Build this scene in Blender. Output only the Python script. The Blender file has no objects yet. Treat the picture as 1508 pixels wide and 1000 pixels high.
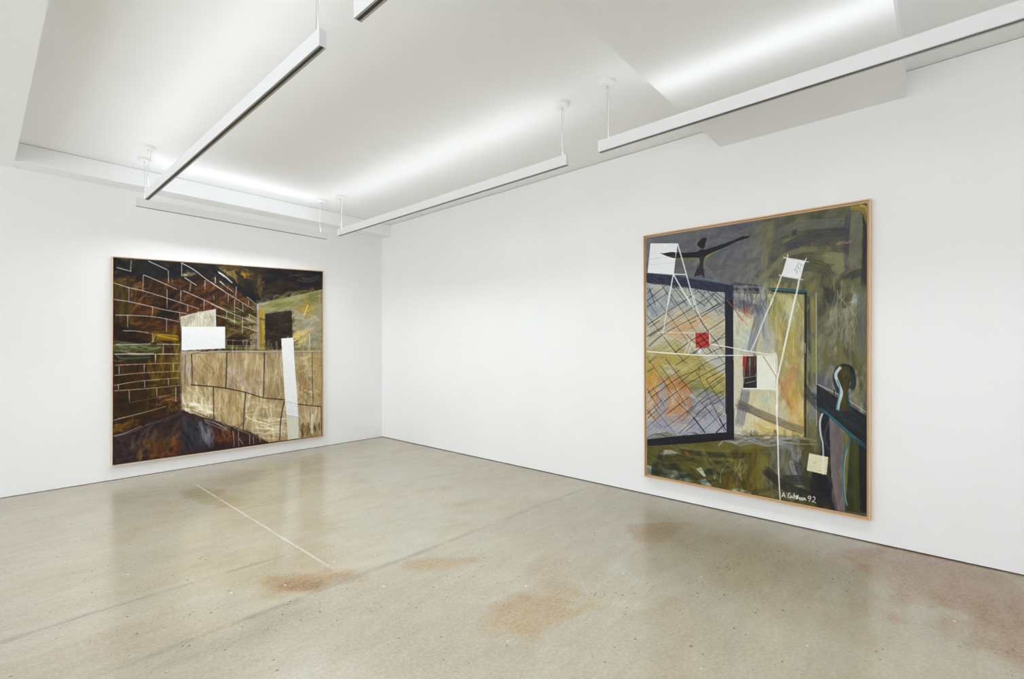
import bpy, bmesh, math
import numpy as np
from mathutils import Vector, Matrix

C = bpy.context.scene.collection
sc = bpy.context.scene
sc.view_settings.view_transform = 'Standard'
sc.view_settings.look = 'None'
sc.view_settings.gamma = 1.0
sc.view_settings.use_curve_mapping = False
sc.view_settings.exposure = 0.43
sc.cycles.diffuse_bounces = 10
sc.cycles.max_bounces = 12
sc.cycles.use_denoising = True
sc.cycles.sample_clamp_indirect = 4.0

# ---------------------------------------------------------------- scene helpers
def bx(bm, x0, y0, z0, x1, y1, z1):
    v = [bm.verts.new((x, y, z)) for x in (x0, x1) for y in (y0, y1) for z in (z0, z1)]
    for f in ((0, 1, 3, 2), (4, 6, 7, 5), (0, 4, 5, 1), (2, 3, 7, 6), (0, 2, 6, 4), (1, 5, 7, 3)):
        bm.faces.new([v[i] for i in f])
def obj(name, bm, m, parent=None, smooth=False, bevel=0):
    me = bpy.data.meshes.new(name)
    bmesh.ops.recalc_face_normals(bm, faces=bm.faces[:])
    bm.to_mesh(me); bm.free()
    me.materials.append(m)
    if smooth:
        for p in me.polygons: p.use_smooth = True
    o = bpy.data.objects.new(name, me); C.objects.link(o)
    if parent: o.parent = parent
    if bevel:
        b = o.modifiers.new('bevel', 'BEVEL'); b.width = bevel; b.segments = 2; b.limit_method = 'ANGLE'
    return o
def box(name, a, b, m, parent=None, kind=None, bevel=0):
    bm = bmesh.new(); bx(bm, *a, *b)
    o = obj(name, bm, m, parent, bevel=bevel)
    if kind: o['kind'] = kind
    return o
def thing(name, label, cat, loc, group=None):
    o = bpy.data.objects.new(name, None); C.objects.link(o)
    o.location = loc; o['label'] = label; o['category'] = cat; o.empty_display_size = .1
    if group: o['group'] = group
    return o
def tube(bm, pts, r, n=8):
    pts = [Vector(p) for p in pts]; rings = []
    for i, p in enumerate(pts):
        d = (pts[min(i+1, len(pts)-1)]-pts[max(i-1, 0)]).normalized()
        a = d.orthogonal().normalized() if abs(d.z) < .9 else Vector((1, 0, 0))
        a = (a-d*a.dot(d)).normalized(); b = d.cross(a)
        rings.append([bm.verts.new(p+(a*math.cos(2*math.pi*k/n)+b*math.sin(2*math.pi*k/n))*r) for k in range(n)])
    for i in range(len(rings)-1):
        for k in range(n):
            bm.faces.new([rings[i][k], rings[i][(k+1) % n], rings[i+1][(k+1) % n], rings[i+1][k]])
    bm.faces.new(rings[0][::-1]); bm.faces.new(rings[-1])
def lathe(bm, prof, cx=0, cy=0, n=40):
    rings = [[bm.verts.new((cx+r*math.cos(2*math.pi*k/n), cy+r*math.sin(2*math.pi*k/n), z)) for k in range(n)] for r, z in prof]
    for i in range(len(rings)-1):
        for k in range(n):
            bm.faces.new([rings[i][k], rings[i][(k+1) % n], rings[i+1][(k+1) % n], rings[i+1][k]])
    bm.faces.new(rings[0][::-1]); bm.faces.new(rings[-1])

# ---------------------------------------------------------------- materials
class Mat:
    def __init__(s, name, col=(.8, .8, .8), rough=.5, metal=0., spec=.5):
        s.m = bpy.data.materials.new(name); s.m.use_nodes = True
        s.nt = s.m.node_tree; s.b = s.nt.nodes['Principled BSDF']
        s.b.inputs['Base Color'].default_value = (*col, 1)
        s.b.inputs['Roughness'].default_value = rough
        s.b.inputs['Metallic'].default_value = metal
        s.b.inputs['Specular IOR Level'].default_value = spec
    def n(s, t, **kw):
        x = s.nt.nodes.new(t)
        for k, v in kw.items():
            if k.startswith('i_'): x.inputs[k[2:].replace('_', ' ')].default_value = v
            else: setattr(x, k, v)
        return x
    def l(s, a, b): s.nt.links.new(a, b)
    def noise(s, vec, scale, detail=4, rough=.55, dist=0):
        x = s.n('ShaderNodeTexNoise'); s.l(vec, x.inputs['Vector'])
        x.inputs['Scale'].default_value = scale; x.inputs['Detail'].default_value = detail
        x.inputs['Roughness'].default_value = rough; x.inputs['Distortion'].default_value = dist
        return x.outputs['Fac']
    def math(s, op, a, b=0., c=0.):
        x = s.n('ShaderNodeMath', operation=op)
        for i, v in enumerate((a, b, c)):
            if isinstance(v, (int, float)): x.inputs[i].default_value = v
            else: s.l(v, x.inputs[i])
        return x.outputs[0]
    def ramp(s, f, a, b, c0=0., c1=1.):
        x = s.n('ShaderNodeMapRange'); s.l(f, x.inputs[0])
        for i, v in enumerate((a, b, c0, c1)): x.inputs[i+1].default_value = v
        return x.outputs[0]
    def mix(s, f, a, b, mode='MIX'):
        x = s.n('ShaderNodeMix', data_type='RGBA', blend_type=mode)
        for i, v in ((0, f), (6, a), (7, b)):
            if isinstance(v, (int, float)): x.inputs[i].default_value = v
            elif isinstance(v, tuple): x.inputs[i].default_value = (*v, 1)
            else: s.l(v, x.inputs[i])
        return x.outputs[2]
    def bump(s, h, strength, dist):
        x = s.n('ShaderNodeBump'); x.inputs['Strength'].default_value = strength
        x.inputs['Distance'].default_value = dist
        s.l(h, x.inputs['Height']); s.l(x.outputs[0], s.b.inputs['Normal'])
    def pos(s): return s.n('ShaderNodeNewGeometry').outputs['Position']
    def scaled(s, vec, x, y, z):
        m = s.n('ShaderNodeMapping'); s.l(vec, m.inputs[0]); m.inputs['Scale'].default_value = (x, y, z)
        return m.outputs[0]

def plaster(name, col, rough):
    M = Mat(name, col, rough, spec=.25); p = M.pos()
    f = M.ramp(M.noise(p, 1.3, 3), .3, .7)
    M.l(M.mix(f, tuple(c*.985 for c in col), tuple(min(1, c*1.01) for c in col)), M.b.inputs['Base Color'])
    M.bump(M.noise(p, 160, 3), .04, .002)
    return M.m
WALL = plaster('white_wall_paint', (.87, .868, .863), .6)
CEIL = plaster('white_ceiling_paint', (.878, .883, .888), .75)
GAP = Mat('dark_shadow_gap', (.05, .047, .043), .8).m
GAPL = Mat('grey_joint', (.42, .41, .40), .8).m
POWDER = Mat('white_powder_coat', (.80, .80, .80), .38); POWDER.bump(POWDER.noise(POWDER.pos(), 900, 2), .03, .0005); POWDER = POWDER.m
PLAST = Mat('white_plastic', (.82, .82, .81), .3).m
CORD = Mat('white_cord', (.78, .78, .77), .5).m
SLOT = Mat('black_slot', (.035, .032, .028), .5).m
ALU = Mat('brushed_aluminium_lip', (.50, .48, .45), .42, .7).m
STEEL = Mat('steel', (.55, .54, .52), .3, .9).m
def wood(name, c1, c2, along):
    M = Mat(name, c1, .45, spec=.4); p = M.pos()
    v = M.scaled(p, *along)
    f = M.ramp(M.noise(v, 1, 5, .6, .6), .35, .68)
    g = M.ramp(M.noise(M.scaled(p, 7, 7, 7), 1, 2), .3, .7)
    c = M.mix(f, c1, c2); c = M.mix(M.math('MULTIPLY', g, .25), c, tuple(x*.86 for x in c1))
    M.l(c, M.b.inputs['Base Color']); M.bump(f, .1, .0006)
    return M.m
def lamp_mat(strength):
    M = Mat('warm_white_led_diffuser', (.8, .8, .8), .5)
    M.b.inputs['Emission Color'].default_value = (.888, .94, 1, 1)
    M.b.inputs['Emission Strength'].default_value = strength
    return M.m

# ---------------------------------------------------------------- brush engine
class Brush:
    """A small raster on which a canvas is painted stroke by stroke (y down, S texels per unit)."""
    def __init__(s, x0, y0, x1, y1, S, seed):
        s.x0, s.y0, s.S = x0, y0, S
        s.W, s.H = int((x1-x0)*S), int((y1-y0)*S)
        s.img = np.zeros((s.H, s.W, 3), np.float32)
        s.rng = np.random.default_rng(seed)
        n = s.rng.random((512, 512)).astype(np.float32)
        k = n.copy()
        for sh in range(1, 28): k += np.roll(n, sh, 1)
        k -= k.mean(); k /= k.std()
        s.streak = k                                   # long along axis 1
        b = s.rng.random((512, 512)).astype(np.float32)
        for r in (1, 2, 4, 8):
            b = b+np.roll(b, r, 0)+np.roll(b, r, 1)+np.roll(b, (r, r), (0, 1))
            b = b+np.roll(b, -r, 0)
            b -= b.mean(); b /= b.std()
        s.cloud = b
        s.o = (0., 0., 1.); s.tone = 1.; s.fat = 1.
    def view(s, x, y, k): s.o = (x, y, k); return s    # work in the numbers of an enlargement
    def t(s, p):
        x, y, k = s.o
        return (np.array(p, float)/k+np.array([x-s.x0, y-s.y0]))*s.S
    def w(s, v): return v/s.o[2]*s.S
    def box(s, q, m):
        a = np.floor(q.min(0)-m).astype(int); b = np.ceil(q.max(0)+m).astype(int)+1
        ax, ay = max(a[0], 0), max(a[1], 0); bx, by = min(b[0], s.W), min(b[1], s.H)
        if ax >= bx or ay >= by: return None
        Y, X = np.mgrid[ay:by, ax:bx].astype(np.float32)
        return ax, ay, bx, by, X+.5, Y+.5
    def put(s, bx, al, col, var=0.):
        v = s.img[bx[1]:bx[3], bx[0]:bx[2]]
        c = np.asarray(col, np.float32)*s.tone
        if c.ndim == 1: c = c[None, None]
        if not np.isscalar(var): c = c*(1+var[..., None])
        v += (c-v)*np.clip(al, 0, 1)[..., None]
    def inside(s, q, X, Y):
        m = np.zeros(X.shape, bool); n = len(q)
        for i in range(n):
            xa, ya = q[i]; xb, yb = q[(i+1) % n]
            if ya == yb: continue
            c = ((ya > Y) != (yb > Y)) & (X < (xb-xa)*(Y-ya)/(yb-ya)+xa)
            m ^= c
        return m
    def fill(s, pts, c1, c2=None, ang=90., st=.5, a=1., k=1.2):
        q = s.t(pts); bx = s.box(q, 1)
        if bx is None: return
        X, Y = bx[4], bx[5]
        m = s.inside(q, X, Y).astype(np.float32)
        r = np.radians(ang); u = X*np.cos(r)+Y*np.sin(r); v = -X*np.sin(r)+Y*np.cos(r)
        n = s.streak[(v*k+u*.05).astype(int) % 512, (u*.8+40*np.sin(v*.05)).astype(int) % 512]
        n = .6*n+.7*s.cloud[(Y*.6).astype(int) % 512, (X*.6).astype(int) % 512]
        h = np.clip(.5+n*.33, 0, 1)[..., None]
        c1 = rgb(c1); c2 = rgb(c2) if c2 else c1*.8
        s.put(bx, m*a, c1*(1-h)+c2*h)
    def stroke(s, pts, w, col, a=1., bris=.35, taper=0., var=.1, soft=.8):
        p = s.t(pts); w = max(s.w(w), .9)
        if len(p) > 2:                                  # round the corners
            d = [p[0]]
            for i in range(len(p)-1):
                m = [p[max(i-1, 0)], p[i], p[i+1], p[min(i+2, len(p)-1)]]
                for f in (.25, .5, .75, 1.):
                    d.append(.5*((2*m[1])+(m[2]-m[0])*f+(2*m[0]-5*m[1]+4*m[2]-m[3])*f*f+(3*m[1]-m[0]-3*m[2]+m[3])*f**3))
            p = np.array(d)
        bx = s.box(p, w)
        if bx is None: return
        X, Y = bx[4], bx[5]
        best = np.full(X.shape, 1e9, np.float32); off = np.zeros_like(best); arc = np.zeros_like(best); L = 0.
        for i in range(len(p)-1):
            d = p[i+1]-p[i]; l = float(np.hypot(*d))
            if l < 1e-6: continue
            d = d/l; rx, ry = X-p[i, 0], Y-p[i, 1]
            t = np.clip(rx*d[0]+ry*d[1], -w if i == 0 else 0, l+w if i == len(p)-2 else l); ex, ey = rx-t*d[0], ry-t*d[1]
            dd = np.hypot(ex, ey); sg = np.sign(-rx*d[1]+ry*d[0])
            m = dd < best
            best = np.where(m, dd, best); off = np.where(m, dd*sg, off); arc = np.where(m, t+L, arc)
            L += l
        f = arc/max(L, 1e-6)
        half = w/2*(1-taper*f)
        al = np.clip((half-best)/soft+.5, 0, 1)*min(1., w/1.2)
        i0, j0 = s.rng.integers(0, 512, 2)
        n = s.streak[(off*1.3+i0).astype(int) % 512, (arc*.7+j0).astype(int) % 512]
        e = np.minimum(arc, L-arc)/max(w*.3, 1)+n*.55
        al = al*a*np.clip(e+.5, 0, 1)*(1-bris*np.clip(.55+n*.6+(f-.5)*.7, 0, 1))
        s.put(bx, al, rgb(col), n*var)
    def dabs(s, poly, n, cols, ang, spread, ln, w, a=.6, bend=.25, bris=.5):
        q = np.array(poly, float); lo, hi = q.min(0), q.max(0)
        cols = cols.split(); k = 0; g = s.rng
        while k < n:
            c = lo+(hi-lo)*g.random(2)
            if not s.inside(q, np.array([[c[0]]]), np.array([[c[1]]]))[0, 0]: continue
            k += 1
            th = np.radians(ang+spread*g.normal()); L = ln*(.5+g.random())
            d = np.array([np.cos(th), np.sin(th)]); nn = np.array([-d[1], d[0]])
            s.stroke([c-d*L/2, c+nn*L*bend*g.normal()*.5, c+d*L/2], w*s.fat*(.5+g.random()),
                     cols[g.integers(len(cols))], a*(.6+.4*g.random()), bris, .3)
    def lines(s, segs, w, col, a=.9, bris=.3):
        for q in segs:
            q = list(zip(q[0::2], q[1::2])); s.stroke(q, w, col, a, bris, .15, .05)
def rgb(h):
    if not isinstance(h, str): return np.array(h, np.float32)
    return np.array([int(h[i:i+2], 16)/255 for i in (0, 2, 4)], np.float32)
def paint_wall_picture():
    b = Brush(158, 368, 482, 694, 2.2, 3)
    M = b.view(155, 370, 3.076)                         # numbers of the whole-canvas enlargement
    full = [(20, 10), (1000, 70), (1000, 850), (20, 990)]
    b.fill(full, '3a2a1c', '1c1410', 20)
    # upper left: brick wall in scrubbed browns
    b.fat = 1.4
    b.fill([(30, 20), (640, 60), (700, 240), (690, 450), (340, 450), (340, 720), (30, 840)], '2e1e12', '4a2e17', 60)
    P = [(36, 24), (640, 60), (660, 130), (40, 130)]
    b.dabs(P, 90, '1a1818 22201f 2b2825 16161a 3a3a2c', 15, 25, 110, 12, .8)
    b.dabs([(36, 24), (130, 24), (90, 130), (36, 150)], 18, '5c5424 6b5a22 3c3a1e', -30, 20, 60, 11, .6)
    b.tone = np.array([.80, .88, .98])
    b.dabs([(60, 110), (330, 110), (340, 280), (90, 300)], 120, '6e4218 84501c 3c2414 241a14 57371a 1d1717', -50, 25, 80, 9, .7)
    b.dabs([(60, 105), (140, 105), (110, 150), (70, 150)], 14, 'a06a20 b07a30', -30, 15, 60, 8, .6)
    b.dabs([(330, 120), (560, 130), (650, 220), (640, 300), (340, 300)], 150, '7a3c1c 8c4a22 4e2a18 5c3018 2e201a a05c30', -35, 28, 85, 8, .7)
    b.dabs([(120, 150), (170, 150), (170, 260), (120, 260)], 20, 'a5682c b97a38 7c4a1c', -60, 20, 50, 8, .6)
    b.tone = 1.
    b.dabs([(60, 120), (330, 110), (560, 130), (680, 250), (660, 330), (340, 280), (90, 330)], 120, '1e1612 2a1c14 181416 32221a', -40, 30, 60, 8, .6)
    b.dabs([(60, 120), (330, 110), (560, 130), (680, 250), (660, 330), (340, 280), (90, 330)], 60, '8c5028 9c6434 6e4426 b0763c', -45, 30, 50, 3, .55)
    b.dabs([(350, 90), (400, 90), (400, 112), (350, 112)], 8, '9a9468 b0a678', -5, 12, 50, 9, .7)
    b.dabs([(440, 95), (500, 98), (500, 112), (440, 112)], 6, '8a8058 a49868', -5, 12, 40, 7, .6)
    b.dabs([(40, 150), (120, 150), (120, 330), (40, 330)], 50, '5e5220 3e3c1a 2a2416 4a3c1a', 88, 8, 80, 8, .6)
    b.dabs([(160, 230), (340, 240), (340, 380), (160, 350)], 50, '4a2c16 64401c 2c1c14 7a4a20', -20, 20, 90, 10, .6)
    b.dabs([(40, 330), (330, 330), (330, 400), (40, 400)], 45, '20180f 2c1e14 46321a 3a2616', 0, 15, 90, 12, .6)
    b.dabs([(190, 355), (330, 345), (330, 368), (190, 372)], 10, '7a4a1c 8c5a24 5c3c1a', -8, 6, 100, 8, .6)
    b.dabs([(40, 500), (210, 480), (210, 800), (40, 830)], 90, '231a12 35230f 1c1814 4a3012 2c2414', 82, 12, 90, 11, .6)
    b.dabs([(200, 480), (335, 480), (335, 640), (200, 660)], 60, '5c4616 6e5418 46340f 38280f 7d6420', 88, 12, 90, 10, .6)
    b.dabs([(300, 380), (338, 380), (338, 640), (300, 640)], 22, '6a5a1a 7c6a20 55481a', 89, 4, 90, 9, .7)
    b.dabs([(40, 640), (340, 560), (340, 720), (40, 800)], 70, '2a1c10 1e1a14 3e2c14 33281a', -12, 12, 110, 10, .6)
    b.dabs([(36, 26), (560, 62), (600, 120), (330, 110), (140, 108), (40, 130)], 90, '17171c 1e1d20 24221f 121216', 12, 14, 110, 12, .7)
    b.dabs([(240, 240), (290, 200), (330, 300), (240, 330)], 26, '16161a 1e1a18', -60, 20, 70, 10, .6)
    b.dabs([(40, 340), (160, 345), (200, 420), (40, 420)], 26, '1a1612 241c14', 10, 20, 80, 12, .6)
    # green ledge and yellow bracket
    b.stroke([(40, 438), (150, 436), (250, 440)], 34, '4c5230', .9, .4)
    b.dabs([(42, 424), (245, 424), (245, 455), (42, 455)], 28, '6e7446 4a5230 838a5c 343c28 94906a', 0, 3, 120, 6, .7)
    b.stroke([(44, 478), (120, 484), (215, 480)], 22, '27332a', .8, .4)
    b.stroke([(44, 470), (80, 486), (200, 480)], 5, '5f7a60', .7, .4)
    b.stroke([(228, 388), (330, 396)], 26, '8c6c14', .95, .3)
    b.stroke([(232, 380), (330, 400)], 6, 'c49a2a', .8, .3)
    b.stroke([(238, 398), (330, 408)], 5, '5a3c10', .8, .3)
    b.stroke([(228, 374), (330, 382)], 4, '9aa040', .9, .3)
    b.stroke([(224, 374), (212, 412)], 8, '8a8f38', .9, .3)
    b.dabs([(245, 655), (330, 650), (330, 690), (245, 690)], 14, '8a5c3c a0704a 5e3c22', -6, 6, 70, 6, .7)
    b.dabs([(275, 708), (335, 708), (335, 725), (275, 735)], 12, '6a5a28 8a7434', 85, 6, 26, 5, .6)
    b.dabs([(40, 790), (120, 780), (110, 820), (40, 830)], 14, '8a5a14 a06c1a', -12, 8, 60, 8, .6)
    # dark ceiling wedge to the right
    b.fill([(430, 50), (985, 90), (985, 180), (700, 235), (690, 240), (600, 150)], '1c1a1c', '2c2622', 20)
    b.dabs([(440, 52), (680, 66), (700, 230), (640, 190)], 80, '26221a 3a3018 191719 4c3c1a 211f22', 35, 30, 90, 12, .75)
    b.dabs([(500, 60), (680, 66), (690, 110), (560, 110)], 26, '5c4c1e 7a5e1c 3c341c 8c8450', 10, 25, 60, 7, .5)
    b.dabs([(620, 90), (650, 90), (650, 130), (620, 130)], 8, 'a07820 c0982e', 30, 20, 30, 6, .7)
    b.dabs([(545, 90), (590, 90), (600, 130), (570, 130)], 8, '8c7c48 a08c54', 45, 12, 40, 7, .6)
    b.dabs([(690, 80), (975, 95), (975, 180), (700, 230)], 90, '1b1a1e 26242a 2a2420 18161a 3a2e22 14141a', 0, 25, 90, 12, .7)
    b.dabs([(690, 105), (712, 105), (712, 190), (690, 190)], 12, '6e5420 54441c 86682a', 95, 12, 50, 6, .6)
    b.dabs([(860, 100), (970, 105), (970, 130), (860, 130)], 14, '56504c 6c645c 3c3836', 3, 10, 60, 4, .6)
    b.dabs([(720, 150), (975, 130), (975, 180), (720, 210)], 20, '3a2820 4a3424', -8, 8, 90, 6, .5)
    b.stroke([(470, 55), (560, 130), (690, 230)], 26, '17171c', .9, .2)
    b.stroke([(500, 70), (560, 120), (600, 160)], 6, '2a241c', .9, .2)
    # converging bricks left of the doorway
    b.dabs([(545, 240), (690, 280), (690, 340), (545, 340)], 50, '4c4424 6a6438 2c2a1c 8a7c44 3a2c1a', 15, 15, 70, 8, .7)
    b.dabs([(545, 330), (690, 330), (690, 440), (545, 440)], 60, '5e5630 7c7444 3a341e 48300f 8c7a44 2a2420', -8, 16, 80, 8, .7)
    b.dabs([(560, 300), (680, 310), (680, 330), (560, 330)], 14, '9a9060 b0a474 7c7448', 15, 10, 60, 5, .6)
    b.dabs([(545, 390), (690, 390), (690, 430), (545, 430)], 30, '2c201a 3a2218 1e1a1c', 2, 5, 90, 8, .8)
    b.stroke([(545, 436), (700, 440)], 10, '666c30', .9, .3)
    # olive green building
    G = [(688, 236), (860, 200), (985, 170), (985, 446), (688, 446)]
    b.tone = np.array([1.06, 1.0, 1.12])
    b.fill(G, '7c7c4e', '8e9068', 20)
    b.dabs(G, 130, '84865a 9a9c74 727448 a6a886 8c8a50 a0a080', -12, 25, 90, 11, .6)
    b.dabs([(740, 220), (980, 180), (980, 230), (740, 260)], 30, '6e7a38 848a48 5c6630', -14, 8, 110, 9, .6)
    b.dabs([(870, 230), (945, 230), (945, 290), (870, 290)], 22, 'a08a20 b89a28 8c7c20', 50, 30, 50, 7, .6)
    b.dabs([(880, 290), (975, 290), (975, 430), (860, 430)], 50, 'a0a284 8e9474 b4b598 7c8260', 0, 25, 80, 8, .5)
    b.dabs([(856, 340), (930, 340), (920, 410), (870, 420)], 22, 'b8aa48 cdbf62 c4b878', -30, 14, 60, 8, .75)
    b.stroke([(918, 242), (900, 290)], 5, 'd6cc70', .9)
    b.stroke([(690, 238), (720, 236), (740, 226)], 10, 'a8a090', .7, .6)
    b.stroke([(692, 240), (690, 440)], 9, '9a968a', .75, .5)
    b.stroke([(709, 262), (707, 350), (712, 442)], 22, '967e1c', .95, .3)
    b.stroke([(716, 262), (714, 340), (718, 400)], 6, 'c0a030', .7, .4)
    b.stroke([(702, 300), (706, 430)], 6, '6c6420', .8, .4)
    b.stroke([(745, 445), (978, 438)], 9, '767c34', .8, .4)
    b.stroke([(924, 374), (926, 430)], 4, 'dad8c0', .9)
    b.stroke([(970, 180), (972, 440)], 7, 'a89468', .6, .5)
    b.tone = 1.
    b.fill([(724, 282), (845, 266), (850, 445), (724, 445)], '1f1b1b', '3a3026', 10)
    b.dabs([(735, 290), (840, 280), (845, 430), (735, 435)], 60, '262020 181518 3c3024 4c3c2a 2c2620', -18, 18, 60, 6, .6)
    b.dabs([(740, 270), (850, 265), (850, 280), (740, 285)], 8, '5c4c40 6e6058', -8, 5, 60, 3, .6)
    # pale block wall
    b.fat = 1.
    b.tone = np.array([1.16, 1.19, 1.32])
    B1 = [(343, 452), (985, 448), (985, 838), (735, 868), (520, 780), (345, 722)]
    b.fill(B1, 'a08c62', '7c6640', 90, k=1.6)
    b.dabs(B1, 380, 'a89468 bba97c 8c7448 78603c c4b48a b4a070', 90, 6, 90, 7, .45, .06)
    b.dabs(B1, 120, 'd2c69e dcd2b0 6a5434 5c482c', 90, 5, 60, 3, .5, .05)
    b.dabs([(345, 455), (545, 455), (545, 600), (345, 600)], 90, '8c7448 a58c58 6a5230 b8a46c 96804e', 90, 8, 90, 7, .5)
    b.dabs([(345, 455), (390, 455), (390, 600), (345, 600)], 26, 'a09684 8a806c 76684c', 90, 4, 90, 7, .55)
    b.dabs([(550, 540), (720, 540), (715, 660), (550, 620)], 60, '8a7464 9c8878 78604e a8948a', 60, 30, 50, 8, .5)
    b.dabs([(400, 500), (545, 570), (545, 620), (400, 600)], 30, '7a6040 644c30 8e7450', 85, 15, 60, 7, .5)
    b.dabs([(345, 612), (490, 620), (490, 740), (345, 715)], 70, 'c0b284 cfc398 a8966a 8f7a50 ddd4ae', 75, 25, 50, 9, .5)
    b.dabs([(345, 690), (490, 700), (490, 740), (370, 725)], 18, 'd9d2ac e4deb8', 10, 12, 60, 8, .6)
    b.dabs([(495, 620), (640, 640), (625, 800), (495, 760)], 60, 'a8945e bfae7c 8c7446 cabd90 96803f', 88, 12, 70, 8, .5)
    b.dabs([(500, 650), (620, 700), (620, 760), (500, 740)], 20, '7c6040 946a3c', 90, 14, 50, 6, .5)
    b.dabs([(640, 640), (815, 670), (800, 850), (640, 820)], 80, 'b4a478 c8bb90 9c8858 ddd3a8 8c784c', 90, 10, 80, 8, .5)
    b.dabs([(680, 760), (820, 760), (800, 850), (700, 850)], 30, 'e0dab8 d4c9a0', 4, 10, 80, 6, .55)
    b.dabs([(640, 700), (800, 700), (800, 790), (640, 790)], 20, 'd6caa0 c0b080', 5, 12, 70, 5, .45)
    b.dabs([(720, 460), (810, 460), (805, 660), (720, 650)], 40, '9c8460 84704e b09c74 76643f', 90, 8, 90, 7, .5)
    b.dabs([(860, 455), (985, 455), (985, 690), (860, 690)], 70, 'a48e58 b6a26a 8a7240 c8b684 7c6434', 10, 25, 60, 7, .5)
    b.dabs([(880, 560), (930, 560), (930, 680), (880, 680)], 22, '6c5430 84643c', 80, 25, 50, 7, .5)
    b.dabs([(945, 460), (980, 460), (980, 700), (945, 700)], 20, '8c7448 a48a56', 90, 5, 90, 7, .5)
    b.dabs([(875, 700), (980, 705), (980, 800), (875, 800)], 40, 'a49468 bcae84 8e7c50', 90, 10, 70, 7, .5)
    b.dabs([(880, 790), (975, 790), (975, 832), (880, 840)], 34, '4c3818 3a2a14 6a5228', 90, 12, 34, 6, .7)
    b.stroke([(938, 740), (934, 830)], 12, 'c8c0a0', .8, .4)
    b.stroke([(340, 455), (342, 720)], 6, '6e6258', .8, .4)
    b.tone = 1.
    # purple brown ground
    b.fat = 1.5
    Gd = [(30, 838), (140, 805), (345, 728), (520, 780), (735, 868), (30, 975)]
    b.fill(Gd, '2a2024', '40302c', 70)
    b.dabs(Gd, 210, '2c2226 3a2c2e 201a1e 4c3a34 33282a 463234', -35, 40, 80, 11, .6)
    b.dabs([(100, 860), (330, 780), (330, 850), (160, 930)], 60, '5c4a38 4c3826 6a5844 3c3028', -70, 20, 70, 10, .6)
    b.dabs([(170, 860), (330, 850), (310, 930), (150, 940)], 60, '7a4a14 965a18 5c3410 a0641c 3e2418 32221c', 80, 35, 40, 10, .5)
    b.dabs([(310, 880), (340, 850), (340, 900), (300, 920)], 14, '7c3a1c 8c4424', -60, 20, 40, 6, .6)
    b.dabs([(370, 780), (460, 790), (460, 880), (330, 900)], 60, '2a2a34 363844 1f2028 44464f', 75, 20, 70, 11, .6)
    b.dabs([(425, 800), (480, 800), (480, 880), (430, 880)], 28, '6c6c78 8a8a92 54545e 9c9aa0', 75, 18, 60, 8, .55)
    b.dabs([(480, 820), (730, 860), (500, 890)], 40, '3c2420 4c2c24 2c1c1e 5e3828', 70, 35, 60, 9, .6)
    b.dabs([(490, 820), (580, 820), (570, 870), (500, 870)], 18, '7c4c2c 8e5a34', 100, 25, 50, 6, .5)
    b.stroke([(180, 790), (250, 770), (345, 735)], 12, '5c4c4c', .6, .5)
    b.stroke([(40, 842), (120, 822), (200, 782)], 4, '8c8478', .6, .6)
    b.stroke([(150, 880), (165, 830), (215, 790)], 9, '6a5c5c', .5, .5)
    b.stroke([(445, 765), (500, 782), (550, 808)], 7, 'b0a494', .7, .5)
    b.stroke([(450, 775), (510, 800), (545, 815)], 4, 'c8bcb0', .6, .5)
    b.stroke([(40, 955), (150, 930), (280, 925)], 6, '6a4448', .5, .5)
    # collage pieces
    b.fat = 1.
    b.fill([(338, 296), (500, 262), (500, 345), (342, 345)], 'b4ac98', 'd8d4c4', 95, k=1.4)
    b.dabs([(345, 300), (490, 275), (490, 338), (345, 338)], 60, '8a7a60 a89a80 d0cab8 e0dccc 9a8a70', 100, 18, 40, 5, .55)
    b.stroke([(495, 265), (497, 342)], 9, 'ccd4d6', .8, .3)
    b.stroke([(340, 298), (420, 276), (500, 262)], 4, 'dcdcd4', .9, .2)
    # white brick joints
    W = b.view(150, 360, 5.883)
    j = 'd8d4cc'
    b.lines([(95, 325, 220, 365, 350, 395, 560, 460, 840, 555), (355, 255, 520, 325, 650, 385), (700, 395, 870, 470, 1060, 560),
             (95, 470, 230, 490, 430, 535, 530, 560, 750, 600), (110, 608, 300, 612, 480, 628, 670, 668), (175, 745, 290, 748, 400, 765),
             (115, 868, 420, 862), (470, 862, 670, 866), (105, 948, 440, 944), (485, 948, 668, 950)], 6.5, j, .85)
    b.lines([(120, 190, 250, 225), (395, 133, 565, 212), (685, 150, 800, 215, 910, 300, 1060, 400), (715, 280, 820, 350),
             (1010, 235, 1059, 275), (1020, 310, 1060, 345)], 7, 'e2ded8', .9)
    b.lines([(248, 128, 244, 220), (572, 215, 574, 325), (690, 150, 688, 270), (353, 255, 350, 395), (228, 370, 226, 485),
             (560, 380, 562, 550), (683, 390, 678, 485), (768, 330, 760, 400), (893, 305, 890, 380), (980, 275, 982, 330),
             (885, 475, 882, 565), (743, 520, 740, 580), (437, 535, 430, 612), (218, 612, 216, 715), (557, 640, 556, 755),
             (672, 585, 672, 660), (435, 770, 434, 845), (528, 868, 526, 945), (460, 948, 460, 1000), (970, 440, 968, 480)], 6, j, .8)
    b.view(310, 360, 5.883)
    b.lines([(0, 320, 100, 390, 210, 460, 380, 565), (60, 225, 130, 280, 190, 330), (75, 315, 200, 410), (0, 510, 130, 570, 260, 625, 400, 675),
             (50, 610, 200, 660, 215, 675), (215, 540, 290, 580), (270, 705, 400, 750), (315, 450, 400, 520), (330, 600, 400, 640)], 6, j, .8)
    b.lines([(135, 828, 400, 838), (135, 875, 410, 880)], 5, 'c0b8a8', .7)
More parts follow.
